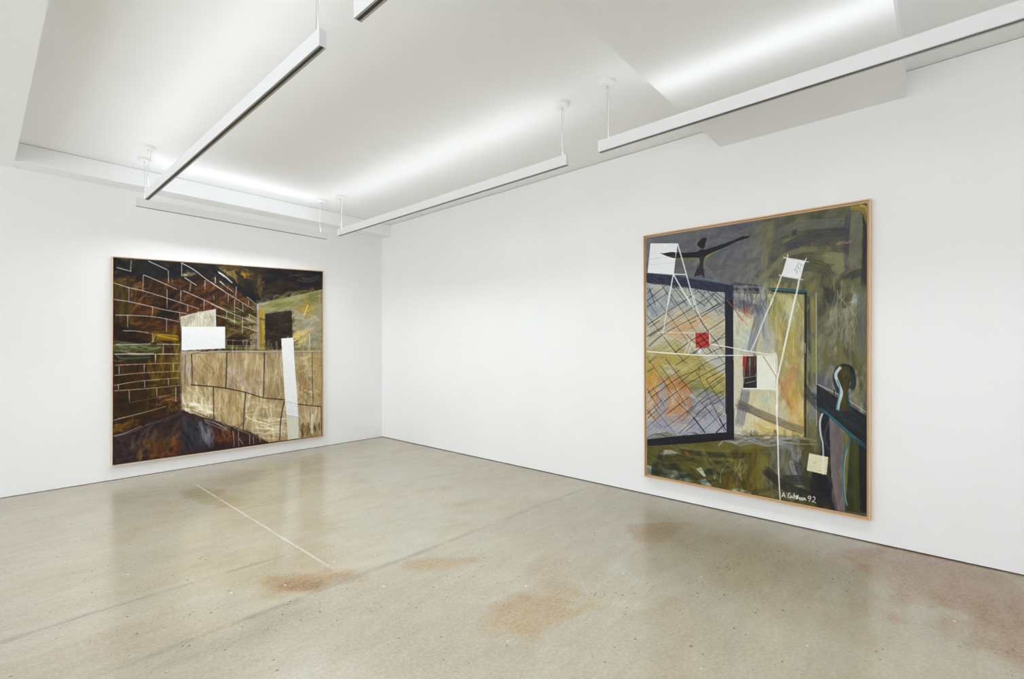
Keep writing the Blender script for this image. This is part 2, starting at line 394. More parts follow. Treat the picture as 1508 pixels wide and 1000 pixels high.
    b.lines([(38, 278, 40, 330), (223, 360, 218, 460), (155, 425, 150, 500), (208, 470, 208, 585), (280, 510, 278, 575), (330, 480, 332, 530),
             (140, 570, 138, 630), (208, 600, 206, 690), (277, 625, 275, 770), (337, 600, 336, 640), (342, 700, 343, 730), (348, 780, 350, 820),
             (280, 830, 282, 870), (135, 830, 135, 870), (405, 520, 405, 560)], 6, j, .75)
    b.lines([(70, 235, 120, 265, 185, 325)], 12, 'e8e4e0', .8)
    b.view(150, 520, 5.556)
    b.lines([(90, 10, 630, 8), (100, 100, 340, 90, 630, 82), (95, 185, 300, 165, 630, 148), (90, 268, 300, 232, 630, 204),
             (95, 312, 400, 290, 640, 265), (120, 545, 300, 500, 520, 440), (85, 555, 180, 530)], 5.5, 'c8c0a8', .85)
    b.lines([(220, 410, 420, 370, 600, 335)], 5, '8a8c74', .5)
    b.lines([(85, 685, 170, 665, 260, 628, 320, 600)], 7, 'c8c0b0', .7)
    b.lines([(435, 12, 433, 85), (342, 92, 340, 155), (135, 105, 135, 175), (580, 90, 582, 145), (130, 258, 128, 300), (345, 230, 345, 285),
             (540, 212, 540, 265), (218, 310, 220, 400), (445, 290, 445, 360), (602, 280, 600, 400)], 6, 'd8d0b8', .85)
    b.lines([(368, 395, 370, 470), (445, 370, 442, 460), (110, 550, 110, 640), (245, 520, 243, 590), (530, 450, 532, 510)], 5, '6f7460', .6)
    # white panels
    b.view(150, 360, 5.883)
    b.fill([(685, 710), (1065, 710), (1066, 900), (685, 918)], 'e6e9e9', 'e2e6e6', 0)
    b.view(310, 360, 5.883)
    b.fill([(-50, 711), (124, 711), (124, 897), (-50, 905)], 'e6e9e9', 'e2e6e6', 0)
    b.view(310, 520, 5.556)
    b.stroke([(-165, -2), (200, -14), (600, -8), (900, -15)], 13, 'a8a49a', .85, .3)
    b.stroke([(-165, -14), (300, -22), (900, -26)], 5, '83846a', .7, .3)
    b.lines([(-160, 6, 100, -4, 600, -2, 910, -5)], 4, '4a4238', .8)
    b.lines([(-165, 8, -80, -10, -20, -14), (128, 0, 170, -16)], 5, '383430', .9)
    # black block joints
    k = '241c1a'
    b.lines([(133, -5, 128, 150, 122, 290), (440, -5, 436, 200, 432, 365), (22, 280, 24, 540), (285, 330, 272, 500, 265, 640),
             (602, 395, 575, 530, 562, 720)], 10, k, .95)
    b.lines([(830, -5, 832, 200, 838, 430), (902, 445, 905, 680)], 7, '3a3028', .9)
    b.lines([(-165, 262, 0, 275, 120, 290, 290, 325, 430, 368, 600, 385, 715, 420, 905, 440)], 10, k, .95)
    b.lines([(-158, 5, -152, 260)], 9, k, .9)
    b.lines([(-210, 10, -212, 260)], 7, '4a4448', .8)
    b.lines([(0, 545, 150, 600, 300, 650, 470, 735)], 9, '2a201e', .8)
    b.lines([(-170, 468, -90, 500, 0, 545)], 7, '2c2422', .8)
    b.lines([(180, 640, 190, 740, 185, 770), (225, 640, 228, 770), (318, 672, 316, 755), (345, 690, 352, 750), (400, 680, 405, 735),
             (230, 700, 262, 750)], 6, 'd0c4b8', .7)
    b.dabs([(30, 560), (130, 600), (130, 640), (60, 620)], 8, 'b8aca0 8c7c70', 35, 12, 90, 10, .6)
    # long white strip, darker foot
    b.view(310, 360, 5.883)
    b.fill([(612, 814), (716, 806), (725, 1010), (622, 1010)], 'e8ebeb', 'e4e8e8', 0)
    b.view(310, 520, 5.556)
    b.fill([(584, -20), (680, -20), (711, 420), (608, 400)], 'e6e9ea', 'e2e5e6', 0)
    b.fill([(608, 398), (711, 418), (716, 528), (618, 512)], 'dfe2e0', 'dadddb', 0)
    b.fill([(618, 511), (716, 527), (720, 702), (629, 716)], 'd2d2c0', 'cacab8', 0)
    b.lines([(618, 400, 715, 420), (618, 512, 716, 528)], 3, '77756c', .8)
    b.lines([(629, 716, 722, 702)], 5, '4a3c28', .8)
    return b

def paint_interior_picture():
    b = Brush(942, 286, 1290, 774, 2.2, 11)
    b.view(940, 285, 2.04)
    full = [(10, 10), (715, 0), (715, 1000), (10, 900)]
    b.fill(full, '4a4a40', '5a5846', 60)
    # grey violet upper left, olive upper right
    b.fill([(15, 120), (380, 60), (420, 300), (15, 250)], '5c5c62', '6c6b6e', 15)
    b.dabs([(20, 130), (380, 70), (380, 290), (20, 250)], 150, '5a5b62 66666c 747474 53545c 6c6e6c 5e5c68', -10, 22, 110, 16, .55)
    b.dabs([(120, 180), (380, 130), (400, 290), (120, 260)], 50, '76766e 80807a 62625e', -55, 20, 110, 14, .5)
    b.fill([(370, 60), (695, 20), (695, 300), (400, 300)], '54544a', '66654c', 100)
    b.dabs([(370, 70), (690, 30), (690, 290), (400, 290)], 130, '4c4c48 5c5a46 6e6c50 44444a 7c7a5c 54523a', -30, 30, 130, 22, .6)
    b.stroke([(400, 130), (480, 100), (560, 92), (650, 90)], 30, '6c6c66', .8, .4)
    b.stroke([(440, 165), (540, 125), (640, 115)], 30, '45454a', .85, .4)
    b.stroke([(400, 120), (380, 200), (370, 290)], 26, '7c7c5e', .6, .5)
    b.stroke([(430, 70), (410, 160), (396, 260)], 30, '5c5c56', .7, .5)
    b.stroke([(380, 250), (440, 190), (500, 170), (540, 170)], 16, '8a8a66', .7, .5)
    b.stroke([(520, 190), (590, 205), (620, 225)], 50, '6e6a48', .7, .5)
    b.stroke([(560, 195), (620, 200), (590, 240)], 34, '8e8c68', .8, .4)
    b.stroke([(470, 210), (560, 230), (560, 290)], 40, '4a4a38', .7, .4)
    b.stroke([(662, 60), (655, 130), (650, 230)], 36, '737460', .85, .45)
    b.stroke([(632, 70), (625, 150), (628, 230)], 16, '4c4c50', .8, .4)
    b.stroke([(688, 60), (690, 150), (682, 280)], 26, '2c2c2e', .95, .25)
    b.stroke([(610, 270), (650, 245), (695, 232)], 24, '3e3e3a', .85, .4)
    b.stroke([(640, 45), (675, 48), (692, 90)], 14, 'a08c40', .85, .4)
    b.stroke([(668, 38), (686, 44), (694, 80)], 7, 'caa64a', .9, .3)
    b.fill([(462, 115), (478, 108), (474, 126), (460, 130)], '3f3f42', '4a4a4a', 0)
    b.dabs([(610, 150), (640, 148), (640, 156), (610, 158)], 4, 'b08a6c', -8, 8, 26, 5, .7)
    # right room wall, drips
    b.fill([(540, 300), (690, 290), (690, 560), (540, 560)], '5a583e', '6c6a50', 90, k=1.6)
    b.dabs([(510, 280), (690, 280), (690, 340), (510, 340)], 40, '6c6a42 7a784c 565436', 88, 12, 70, 16, .6)
    b.dabs([(545, 300), (640, 300), (640, 500), (545, 500)], 60, '4c4a3c 5e5c44 74725a 403e38 86846c', -55, 18, 90, 20, .55)
    b.dabs([(570, 340), (660, 340), (600, 470)], 26, '86826a 9a967e 706c54', -50, 14, 90, 16, .55)
    b.dabs([(560, 300), (600, 300), (600, 330), (560, 330)], 12, '3a3a38', 80, 20, 40, 12, .7)
    b.dabs([(635, 300), (660, 300), (660, 330), (635, 330)], 8, 'a8b0b4 c0c4c0', -60, 10, 26, 8, .7)
    b.dabs([(585, 310), (650, 310), (650, 500), (585, 500)], 50, '96927c 4a4838 a8a48c', 90, 2, 110, 2.4, .7)
    b.stroke([(672, 300), (676, 420), (672, 560)], 30, '62625c', .8, .4)
    b.dabs([(560, 480), (690, 470), (690, 560), (560, 560)], 30, '5e5a30 6c683c 4c4a30', 80, 20, 60, 18, .6)
    b.dabs([(635, 555), (690, 545), (690, 660), (640, 640)], 34, '77755c 96948c 4c4438 8a8644 6c6a68', 90, 18, 60, 12, .65)
    b.dabs([(560, 540), (600, 540), (600, 600), (560, 600)], 20, '73726c 8e8e8c 62606a', 85, 15, 50, 12, .6)
    b.stroke([(545, 540), (545, 600)], 34, '5a5a64', .8, .3)
    # gap strip right of the door frame
    b.stroke([(522, 305), (524, 480), (520, 620), (524, 760)], 32, '6c6c50', .95, .4)
    b.stroke([(512, 310), (514, 470), (516, 600)], 8, '3a3a3a', .8, .3)
    b.stroke([(524, 320), (526, 420)], 11, '9c8440', .7, .4)
    b.stroke([(530, 440), (528, 540)], 14, '8a8844', .7, .4)
    b.stroke([(526, 580), (524, 680)], 24, '86868c', .8, .4)
    b.stroke([(520, 690), (522, 780)], 28, '76744a', .7, .4)
    b.stroke([(535, 300), (536, 700)], 3, 'c8c8b4', .75, .5)
    # view through the gate: mesh background
    A = [(20, 270), (268, 300), (268, 730), (20, 745)]
    b.fill(A, 'a8aaa2', 'b8b4a2', 20)
    b.dabs([(22, 275), (265, 300), (265, 380), (22, 360)], 70, '9ea4a4 b2b2a6 8a9298 a8a896 949c9c', 10, 25, 70, 18, .55)
    b.dabs([(22, 300), (110, 300), (110, 380), (22, 380)], 30, '8894a0 9ca6ac 7c8894', 60, 30, 50, 16, .5)
    b.dabs([(80, 360), (260, 360), (260, 480), (30, 470)], 70, 'b8aa88 c4b898 aaa088 c8bc9c b0a890', 5, 25, 80, 20, .55)
    b.dabs([(90, 380), (200, 370), (200, 420), (90, 430)], 20, 'c09a6c c8a880 b88c60', 0, 15, 60, 14, .5)
    b.dabs([(22, 480), (150, 480), (260, 560), (250, 600), (150, 590), (22, 560)], 90, 'a08e44 b49e52 8c8040 b8a860 96904e', 25, 15, 90, 18, .6)
    b.dabs([(22, 520), (60, 530), (60, 600), (22, 600)], 26, 'b4803c c08a48 a8a050', 80, 20, 60, 12, .6)
    b.dabs([(110, 560), (260, 580), (260, 610), (140, 600)], 30, '7a7c48 6c7048 88884c', 8, 8, 80, 14, .6)
    b.dabs([(140, 590), (265, 610), (265, 730), (180, 730)], 60, '84848c 9494a0 a2a2ac 76767e', 20, 25, 80, 18, .55)
    b.dabs([(190, 550), (262, 560), (262, 590), (200, 580)], 14, 'b89c50 b0a464', 20, 20, 50, 12, .5)
    b.dabs([(80, 555), (140, 560), (140, 590), (80, 585)], 14, 'b8743c a86a3a', 15, 15, 50, 12, .55)
    b.dabs([(22, 600), (150, 590), (150, 680), (22, 700)], 70, 'b87c4c c48a5c a8704a b48c68 c89a70', 60, 35, 50, 15, .6)
    b.dabs([(60, 580), (80, 580), (85, 700), (60, 700)], 14, 'a0a0aa 8e8e98', 85, 8, 60, 12, .7)
    b.dabs([(22, 690), (265, 670), (265, 730), (22, 740)], 50, '9a9aa6 a6a6b2 8c8c98', 10, 15, 90, 16, .6)
    # faint then black mesh
    g = b.rng
    for i in range(34):
        c = -120+i*13+g.normal()*2
        b.stroke([(22, 300+c+200), (120, 240+c+180), (262, 130+c+200)], 1.6, '6a6860', .45, .6)
    b.view(930, 440, 5.884)
    for q in [(128, 75, 330, -60), (130, 230, 500, -10), (130, 330, 560, 60, 800, -100), (145, 415, 270, 310, 550, 160, 800, 30),
              (370, 470, 520, 360, 640, 290, 810, 180), (500, 490, 640, 410, 810, 330), (530, 480, 700, 390, 810, 300), (640, 490, 810, 410),
              (380, 580, 500, 500), (135, 820, 330, 680, 420, 620), (160, 860, 400, 690, 600, 610), (400, 740, 640, 560, 810, 500),
              (280, 890, 500, 730, 810, 560), (640, 700, 810, 610), (670, 740, 800, 650), (690, 780, 810, 690), (470, 1000, 600, 880, 700, 800),
              (560, 1000, 720, 880, 800, 830), (130, 1000, 260, 880), (600, 910, 660, 870, 800, 800), (150, 250, 240, 190), (140, 560, 210, 500), (130, 640, 190, 600),
              (600, 160, 810, 40), (650, 110, 760, 40), (500, 220, 560, 190), (560, 850, 800, 680), (700, 920, 800, 860),
              (300, 1000, 500, 850), (150, 330, 260, 260)]:
        b.lines([q], 7, '1c1a20', .85, .45)
    for q in [(130, 145, 240, 290, 380, 470, 480, 560), (130, -90, 300, 120, 500, 400, 600, 560, 640, 620), (330, -40, 450, 130, 600, 360, 700, 480),
              (470, 0, 560, 130, 660, 280, 810, 490), (130, 510, 250, 680, 380, 880, 500, 1000), (560, 640, 640, 800, 740, 990), (590, 180, 640, 260, 800, 460),
              (650, 0, 760, 150), (720, 0, 810, 100), (240, 580, 330, 700, 470, 940), (180, 770, 280, 940), (470, 310, 640, 480),
              (270, 330, 460, 560), (640, 700, 810, 950), (700, 440, 800, 560), (290, 520, 420, 690, 560, 860, 680, 990), (130, 780, 200, 900, 260, 980),
              (760, 800, 810, 860), (600, 330, 700, 480), (580, 600, 590, 690), (130, 20, 220, 150)]:
        b.lines([q], 6, '2a282c', .75, .5)
    for q in [(260, 560, 380, 760, 520, 960), (330, 680, 600, 520), (220, 640, 400, 800), (480, 150, 560, 260), (550, 900, 700, 800), (640, 600, 760, 780)]:
        b.lines([q], 5, 'c8c2ac', .55, .5)
    b.view(930, 280, 5.884)
    for q in [(130, 960, 270, 850, 320, 810), (330, 820, 360, 850, 440, 950, 480, 1010), (260, 830, 330, 940, 370, 1000), (150, 850, 200, 1000), (130, 900, 180, 850),
              (400, 1000, 580, 880), (500, 920, 640, 1010), (560, 860, 700, 1000), (640, 990, 720, 900), (690, 890, 800, 980), (600, 940, 640, 880), (720, 890, 810, 950),
              (480, 840, 560, 1000), (380, 840, 520, 1000), (650, 870, 760, 1000)]:
        b.lines([q], 7, '222228', .8, .45)
    b.view(930, 600, 5.556)
    for q in [(130, 90, 280, -60), (180, 0, 280, 130, 360, 225), (380, -30, 500, 80, 600, 210), (500, -10, 380, 90, 260, 170), (640, -40, 700, 60, 765, 180), (690, 210, 770, 130),
              (520, 0, 400, 120), (620, -30, 500, 100, 380, 220), (780, 10, 640, 140, 560, 210), (600, 0, 700, 120, 760, 200), (120, 20, 240, 160), (300, 0, 120, 170),
              (700, 60, 760, 10), (440, 200, 560, 100, 660, 20)]:
        b.lines([q], 6, '2c2a30', .75, .45)
    b.lines([(500, 80, 600, 210), (690, 208, 770, 130), (715, 90, 768, 190)], 11, '17151a', .9)
    # gate frame: thick dark top rail, post, bottom rail
    b.view(930, 280, 5.884)
    b.fill([(128, 725), (400, 750), (620, 790), (880, 830), (880, 890), (700, 885), (400, 830), (128, 800)], '33364a', '2a2c3a', 10)
    b.dabs([(130, 740), (870, 840), (870, 880), (130, 800)], 40, '3c4054 2c2e3c 484c5c 22242e', 8, 4, 140, 14, .6)
    b.dabs([(400, 780), (870, 850), (870, 890), (400, 850)], 30, '2e303e 3c3e50', 90, 4, 60, 6, .6)
    b.lines([(140, 725, 340, 735, 560, 770, 760, 805, 1130, 835)], 8, '2f5a6a', .85)
    b.lines([(560, 768, 640, 775, 870, 820)], 5, '88a0a8', .6)
    b.fill([(880, 800), (1130, 830), (1130, 885), (880, 882)], '555a5c', '3c3c40', 5)
    b.lines([(880, 862, 1130, 868)], 18, '1f1e22', .9)
    b.lines([(880, 838, 1130, 845)], 16, '8a8a84', .6)
    b.view(930, 440, 5.884)
    # second panel: pale paper view
    b.view(940, 285, 2.04)
    b.fill([(283, 302), (498, 305), (500, 740), (283, 735)], 'b0ac90', 'c0b896', 90)
    b.dabs([(286, 306), (380, 308), (380, 350), (286, 345)], 40, '9a9ca0 84868c b0b0a8 76787e', 90, 12, 60, 14, .6)
    b.dabs([(286, 340), (370, 340), (370, 365), (286, 360)], 20, '54565c 6c6e74', 5, 10, 70, 12, .6)
    b.dabs([(286, 365), (350, 365), (330, 480), (286, 480)], 40, 'c8c4ac d2ceb8 b4b09c c4c4b4', 70, 25, 60, 16, .6)
    b.dabs([(290, 420), (345, 430), (340, 480), (290, 480)], 16, '9aa8a8 b0b8b4', 70, 20, 40, 14, .5)
    b.dabs([(320, 350), (335, 350), (335, 375), (320, 375)], 6, 'b05c3c c07050', 70, 20, 26, 6, .7)
    b.stroke([(378, 320), (356, 400), (338, 480)], 28, '6a6c7a', .8, .4)
    b.stroke([(392, 330), (372, 420)], 14, '8c8e94', .7, .4)
    b.dabs([(370, 330), (420, 330), (420, 480), (375, 480)], 34, 'a8aea4 9aa4a0 b8b498 8c9290', 88, 10, 80, 14, .5)
    b.dabs([(392, 306), (496, 310), (490, 420), (400, 420)], 60, '908640 9c9250 807a3c aca264 8c8448', 90, 14, 70, 16, .6)
    b.dabs([(440, 330), (470, 330), (470, 400), (440, 400)], 14, 'b0ac84 c0ba94', 90, 4, 70, 14, .7)
    b.dabs([(420, 400), (498, 400), (498, 600), (420, 600)], 80, '9c9054 84805a aca068 78745a b09648', 90, 8, 90, 14, .5)
    b.dabs([(428, 540), (470, 540), (470, 640), (428, 640)], 24, 'b08858 c09868 a8784c', 100, 12, 60, 12, .5)
    b.dabs([(450, 600), (500, 600), (500, 735), (450, 735)], 44, 'b4924a c4a45c a88a44 ccb478', 90, 8, 70, 14, .6)
    b.dabs([(286, 490), (315, 490), (310, 735), (286, 735)], 40, 'c8c4b0 bcb8a0 d4d0bc', 90, 8, 80, 14, .6)
    b.dabs([(330, 590), (415, 590), (415, 735), (320, 735)], 70, 'c8c09c bcb48c d4ccac c4b88c', 90, 14, 70, 16, .6)
    b.dabs([(370, 600), (400, 600), (400, 640), (370, 640)], 12, 'a8b4a4 b4bcac', 90, 10, 40, 12, .5)
    b.dabs([(360, 690), (480, 690), (480, 735), (350, 735)], 26, 'c8ac60 bca058 d4bc7c', 20, 15, 50, 14, .55)
    b.stroke([(322, 590), (314, 640), (302, 700)], 28, '6e7078', .85, .4)
    b.stroke([(296, 630), (360, 660), (430, 690), (500, 715)], 24, '6c6450', .9, .45)
    b.stroke([(296, 638), (340, 652)], 22, '5c5c64', .8, .5)
    b.stroke([(370, 675), (440, 700), (496, 712)], 6, '86764c', .7, .5)
    b.stroke([(372, 485), (410, 540), (440, 600), (460, 650)], 5, 'a86a48', .75, .5)
    b.stroke([(395, 530), (420, 570)], 5, '8a6a50', .7, .5)
    b.stroke([(415, 690), (425, 640), (440, 600)], 3, 'b06c48', .5, .5)
    b.stroke([(262, 318), (330, 400)], 3, 'b0684c', .7, .5)
    b.dabs([(287, 310), (395, 310), (395, 345), (287, 340)], 30, '303034 3c3c40', 90, 1, 60, 2, .7)
    b.stroke([(375, 320), (376, 440)], 2, '3c3c40', .7)
    b.stroke([(338, 712), (338, 730)], 2.5, '2c2a2c', .9)
    b.dabs([(390, 310), (440, 310), (400, 560)], 10, 'd0ccb4', 90, 3, 80, 2, .6)
    # right jamb and lintel
    b.stroke([(393, 289), (450, 291), (507, 298)], 9, '2b5264', .95, .2)
    b.stroke([(400, 294), (506, 303)], 5, '1c2228', .95, .2)
    b.stroke([(504, 298), (503, 450), (502, 600), (502, 735)], 8, '201f22', .92, .25)
    b.stroke([(499, 320), (498, 735)], 2.5, '76744c', .6)
    b.stroke([(501, 450), (502, 480)], 3, 'd8b8a0', .8)
    b.stroke([(286, 732), (380, 728), (470, 733), (498, 738)], 5, '6c6a62', .8, .4)
    # post
    b.view(930, 440, 5.884)
    b.fill([(806, -104), (880, -112), (884, 1000), (812, 1000)], '1c1c28', '26242c', 90)
    b.fill([(806, -110), (880, -120), (880, 20), (806, 20)], '34384c', '2a2c38', 90)
    b.lines([(822, 15, 880, 80, 960, 200)], 9, '9c5a44', .8)
    # ground
    b.view(940, 285, 2.04)
    Gd = [(22, 748), (285, 738), (510, 742), (545, 800), (560, 985), (22, 862)]
    b.fill(Gd, '484420', '5c562c', 30)
    b.dabs(Gd, 190, '44421e 54502a 645c26 3a381e 706634 4c4a26', 15, 35, 90, 20, .6)
    b.dabs([(30, 752), (400, 740), (400, 770), (30, 785)], 40, '66602c 746c38 585426', 0, 8, 120, 16, .6)
    b.stroke([(120, 775), (220, 785), (400, 790)], 16, '2e3020', .85, .4)
    b.stroke([(40, 790), (110, 800), (190, 815)], 20, '5a562c', .9, .4)
    b.stroke([(50, 810), (45, 838), (110, 830), (150, 845)], 14, '2c3224', .9, .3)
    b.dabs([(48, 812), (150, 840), (150, 860), (48, 846)], 20, '343a2a 262c20 4a4e3a', 12, 12, 80, 10, .7)
    b.fill([(22, 815), (38, 820), (36, 850), (24, 845)], '98a49c', '84928c', 80)
    b.dabs([(65, 772), (105, 776), (105, 785), (65, 782)], 6, '9a9c94 b0b0a4', 4, 4, 40, 6, .8)
    b.dabs([(95, 838), (150, 845), (160, 862), (100, 856)], 10, '8a8e7c 9ca090', 12, 8, 60, 8, .75)
    b.stroke([(115, 780), (150, 830), (190, 868)], 30, '565024', .9, .35)
    b.stroke([(140, 776), (152, 792)], 9, '9c5a1c', .9, .5)
    b.fill([(172, 828), (188, 822), (202, 850), (196, 852)], 'aab6a4', '98a492', 60)
    b.fill([(176, 862), (200, 858), (220, 880), (190, 874)], 'a0aca0', '909c8c', 20)
    b.fill([(222, 838), (230, 836), (244, 862), (226, 858)], 'b4b8a8', 'a0a694', 60)
    b.stroke([(208, 824), (215, 850)], 26, '33352a', .85, .4)
    b.stroke([(240, 800), (225, 830), (262, 880)], 20, '3c3e20', .85, .4)
    b.dabs([(240, 800), (380, 800), (380, 915), (250, 885)], 90, '5a4c1a 6c5c20 4a4218 7a6a30 3e3a1c', 100, 20, 80, 14, .6)
    b.dabs([(290, 890), (340, 895), (340, 905), (290, 900)], 7, 'b4b49c c8c4b0', 12, 10, 40, 7, .85)
    b.stroke([(245, 870), (248, 838), (270, 812)], 3, 'b0aa8c', .75)
    b.dabs([(285, 800), (320, 805), (320, 890), (290, 880)], 12, 'a4a484 8c8c6c', 100, 18, 40, 3, .7)
    b.stroke([(375, 780), (370, 850), (380, 915)], 34, '7c7844', .7, .5)
    b.stroke([(350, 770), (352, 880)], 24, '6e5c20', .6, .5)
    b.dabs([(400, 745), (490, 750), (490, 900), (400, 900)], 70, '5a5a4a 6c6c5c 76786c 4c4a38', 92, 14, 80, 12, .6)
    b.dabs([(290, 738), (480, 742), (480, 755), (290, 750)], 26, '9a9aa4 b0b0b8 7c7c84', 3, 6, 80, 5, .7)
    b.stroke([(420, 760), (460, 765), (480, 830), (490, 880)], 18, '7c7e8c', .7, .6)
    b.dabs([(455, 780), (490, 780), (490, 870), (465, 870)], 26, '9a9ca8 868894', 75, 12, 40, 5, .6)
    b.stroke([(380, 830), (440, 880), (520, 910), (600, 945)], 26, '2a2824', .9, .35)
    b.stroke([(430, 860), (520, 870), (560, 920)], 30, '302e2a', .85, .4)
    b.stroke([(480, 800), (500, 860), (540, 900)], 30, '3a3a30', .8, .4)
    b.dabs([(30, 800), (250, 800), (380, 900), (30, 860)], 22, '25281a 2c2e1c 1f2118', 20, 30, 80, 14, .5)
    b.dabs([(60, 790), (300, 780), (300, 830), (60, 820)], 12, '7a7a40 86864c', 10, 25, 70, 8, .5)
    b.view(930, 600, 5.556)
    b.fill([(775, -60), (835, -60), (838, 262), (775, 262)], '1a1a20', '242228', 90)
    b.fill([(122, 262), (400, 232), (838, 200), (838, 265), (500, 295), (128, 318)], '17171c', '1f1f26', 5)
    b.dabs([(130, 265), (830, 215), (830, 260), (130, 305)], 24, '1e1e26 101014 2c2c34', -4, 3, 200, 12, .6)
    b.lines([(815, -50, 800, 240)], 5, '3c3c44', .5)
    b.view(940, 285, 2.04)
    # table leg, right dark block, ledge and vase
    b.fill([(548, 655), (580, 672), (580, 850), (600, 920), (600, 960), (540, 900), (520, 845), (548, 780)], '1c1a20', '26242a', 95)
    b.dabs([(520, 840), (590, 860), (600, 950), (540, 930)], 24, '1c1a1e 2a2828', 60, 20, 70, 16, .7)
    b.fill([(574, 655), (618, 700), (622, 960), (600, 950), (580, 850)], '68605e', '746c6c', 92)
    b.dabs([(580, 690), (615, 710), (620, 940), (600, 920)], 30, '6e6664 7c7270 5c5452 746a62', 92, 6, 90, 14, .55)
    b.stroke([(620, 690), (628, 760), (622, 850), (630, 950)], 12, '7c7030', .85, .4)
    b.fill([(640, 730), (690, 760), (690, 965), (622, 955)], '2c301a', '3a3e20', 90)
    b.stroke([(656, 740), (652, 850), (655, 955)], 16, '44461c', .8, .4)
    b.fill([(664, 745), (692, 765), (692, 960), (668, 955)], '19171c', '211f22', 90)
    b.stroke([(634, 745), (618, 800), (618, 880), (628, 940)], 6, '2a6a70', .9, .3)
    b.stroke([(628, 770), (619, 830), (622, 905), (629, 938)], 3, 'a0b8b4', .7, .4)
    b.fill([(536, 575), (690, 672), (690, 765), (560, 655), (536, 640)], '1a1a1c', '26262c', 38)
    b.dabs([(545, 590), (685, 680), (685, 750), (560, 650)], 36, '1c1c20 2a2a30 17201f 30303a', 38, 8, 110, 12, .6)
    b.stroke([(540, 575), (620, 615), (690, 662)], 2.6, 'c8ccc8', .8, .4)
    b.stroke([(545, 645), (600, 690), (650, 740), (688, 765)], 8, '1c5460', .92, .3)
    b.stroke([(560, 655), (620, 705), (680, 755)], 3, '3c8090', .7, .5)
    b.stroke([(600, 660), (640, 700), (680, 720)], 14, '20402c', .5, .5)
    b.stroke([(612, 520), (640, 530), (648, 570), (640, 590)], 17, '151c26', .95, .2)
    b.stroke([(606, 520), (592, 545), (594, 575), (606, 600)], 12, '141c24', .9, .2)
    b.fill([(604, 515), (636, 518), (640, 560), (630, 600), (636, 655), (606, 655), (612, 600), (598, 560)], '4a4018', '2e2a14', 90)
    b.stroke([(618, 528), (622, 570), (618, 640)], 15, '4c421a', .8, .3)
    b.stroke([(628, 600), (634, 640), (644, 655)], 8, '1a3c44', .9, .3)
    b.stroke([(610, 522), (594, 545), (602, 572), (612, 600), (604, 630), (600, 652)], 9, 'c8d4d0', .95, .2)
    b.stroke([(598, 560), (606, 590), (598, 640), (604, 655)], 4, '2a7890', .85, .3)
    b.stroke([(590, 590), (588, 620)], 4, '1a1e22', .9)
    b.stroke([(610, 518), (636, 519), (646, 540)], 4, '12161a', .9)
    b.stroke([(622, 560), (628, 548)], 5, '1c2430', .9)
    # bird
    b.view(930, 280, 5.884)
    b.stroke([(380, 598), (480, 608), (570, 590)], 16, '7c7c30', .7, .4)
    b.stroke([(640, 590), (700, 545), (760, 515)], 16, 'a08c28', .85, .4)
    b.stroke([(640, 605), (720, 560), (830, 515)], 8, '2c5a6c', .8, .3)
    b.stroke([(740, 520), (820, 495)], 12, '7c98a0', .7, .4)
    b.fill([(240, 548), (270, 552), (340, 540), (450, 548), (560, 540), (600, 520), (640, 520), (800, 470), (880, 440), (960, 405),
            (1025, 400), (1020, 415), (900, 455), (810, 500), (720, 535), (640, 575), (620, 600), (560, 588), (430, 590), (350, 592), (290, 572)], '1c1e28', '26242a', 0)
    b.fill([(588, 500), (612, 515), (632, 500), (640, 450), (655, 420), (620, 418), (600, 430), (568, 462), (566, 482)], '201e24', '2a2628', 45)
    b.fill([(585, 575), (628, 575), (622, 650), (630, 765), (598, 735), (588, 745), (535, 750), (560, 690), (590, 640)], '24262e', '343238', 95)
    b.lines([(625, 600, 618, 650, 632, 765), (535, 752, 600, 765, 632, 768)], 5, '2c4c58', .85)
    b.lines([(640, 600, 626, 625, 622, 680)], 5, 'a8902c', .8)
    b.lines([(672, 690, 674, 770)], 9, '8c6450', .7)
    # upper left panel, tapes
    b.fill([(160, 465), (398, 465), (378, 595), (362, 738), (135, 720)], 'dfe2e4', 'e6e8e8', 5)
    b.fill([(240, 548), (270, 552), (340, 540), (378, 543), (376, 594), (350, 592), (290, 572)], '26242a', '302a2c', 0)
    b.lines([(150, 605, 370, 575), (150, 655, 372, 628)], 3, '9a9c9e', .7)
    t = 'e6e6e2'
    b.lines([(395, 468, 440, 620, 490, 800, 545, 1000), (360, 735, 430, 860, 510, 1000), (358, 735, 335, 860, 312, 1000), (360, 733, 466, 735)], 11, t, .95, .15)
    b.lines([(165, 470, 135, 720)], 6, t, .9)
    b.view(930, 440, 5.884)
    b.lines([(325, -60, 300, 110, 270, 300), (475, -20, 540, 100), (535, -30, 570, 110, 600, 170)], 10, 'd8dad8', .9, .25)
    b.lines([(220, 295, 400, 295, 545, 300)], 8, 'dcdcd0', .8, .4)
    b.lines([(268, 300, 270, 345)], 8, 'c8ccc8', .7)
    b.lines([(545, 290, 545, 340), (675, 275, 672, 430)], 8, 'dcd8d0', .8, .3)
    b.lines([(525, 380, 480, 490), (500, 360, 455, 480)], 12, 'd8dad4', .7, .5)
    b.lines([(128, 460, 380, 478, 600, 492, 810, 494, 960, 494)], 10, 'e8e8e2', .95, .15)
    b.lines([(680, 395, 880, 430, 1000, 455, 1130, 475)], 9, 'e4e4de', .9, .15)
    b.fill([(548, 300), (668, 296), (672, 422), (552, 430)], 'a83430', 'b83c34', 90)
    b.lines([(552, 345, 640, 300), (560, 395, 665, 335), (590, 430, 668, 375), (555, 370, 610, 425), (585, 310, 668, 405)], 9, '2a1416', .9, .2)
    b.lines([(620, 300, 668, 350)], 6, '2a1416', .8, .2)
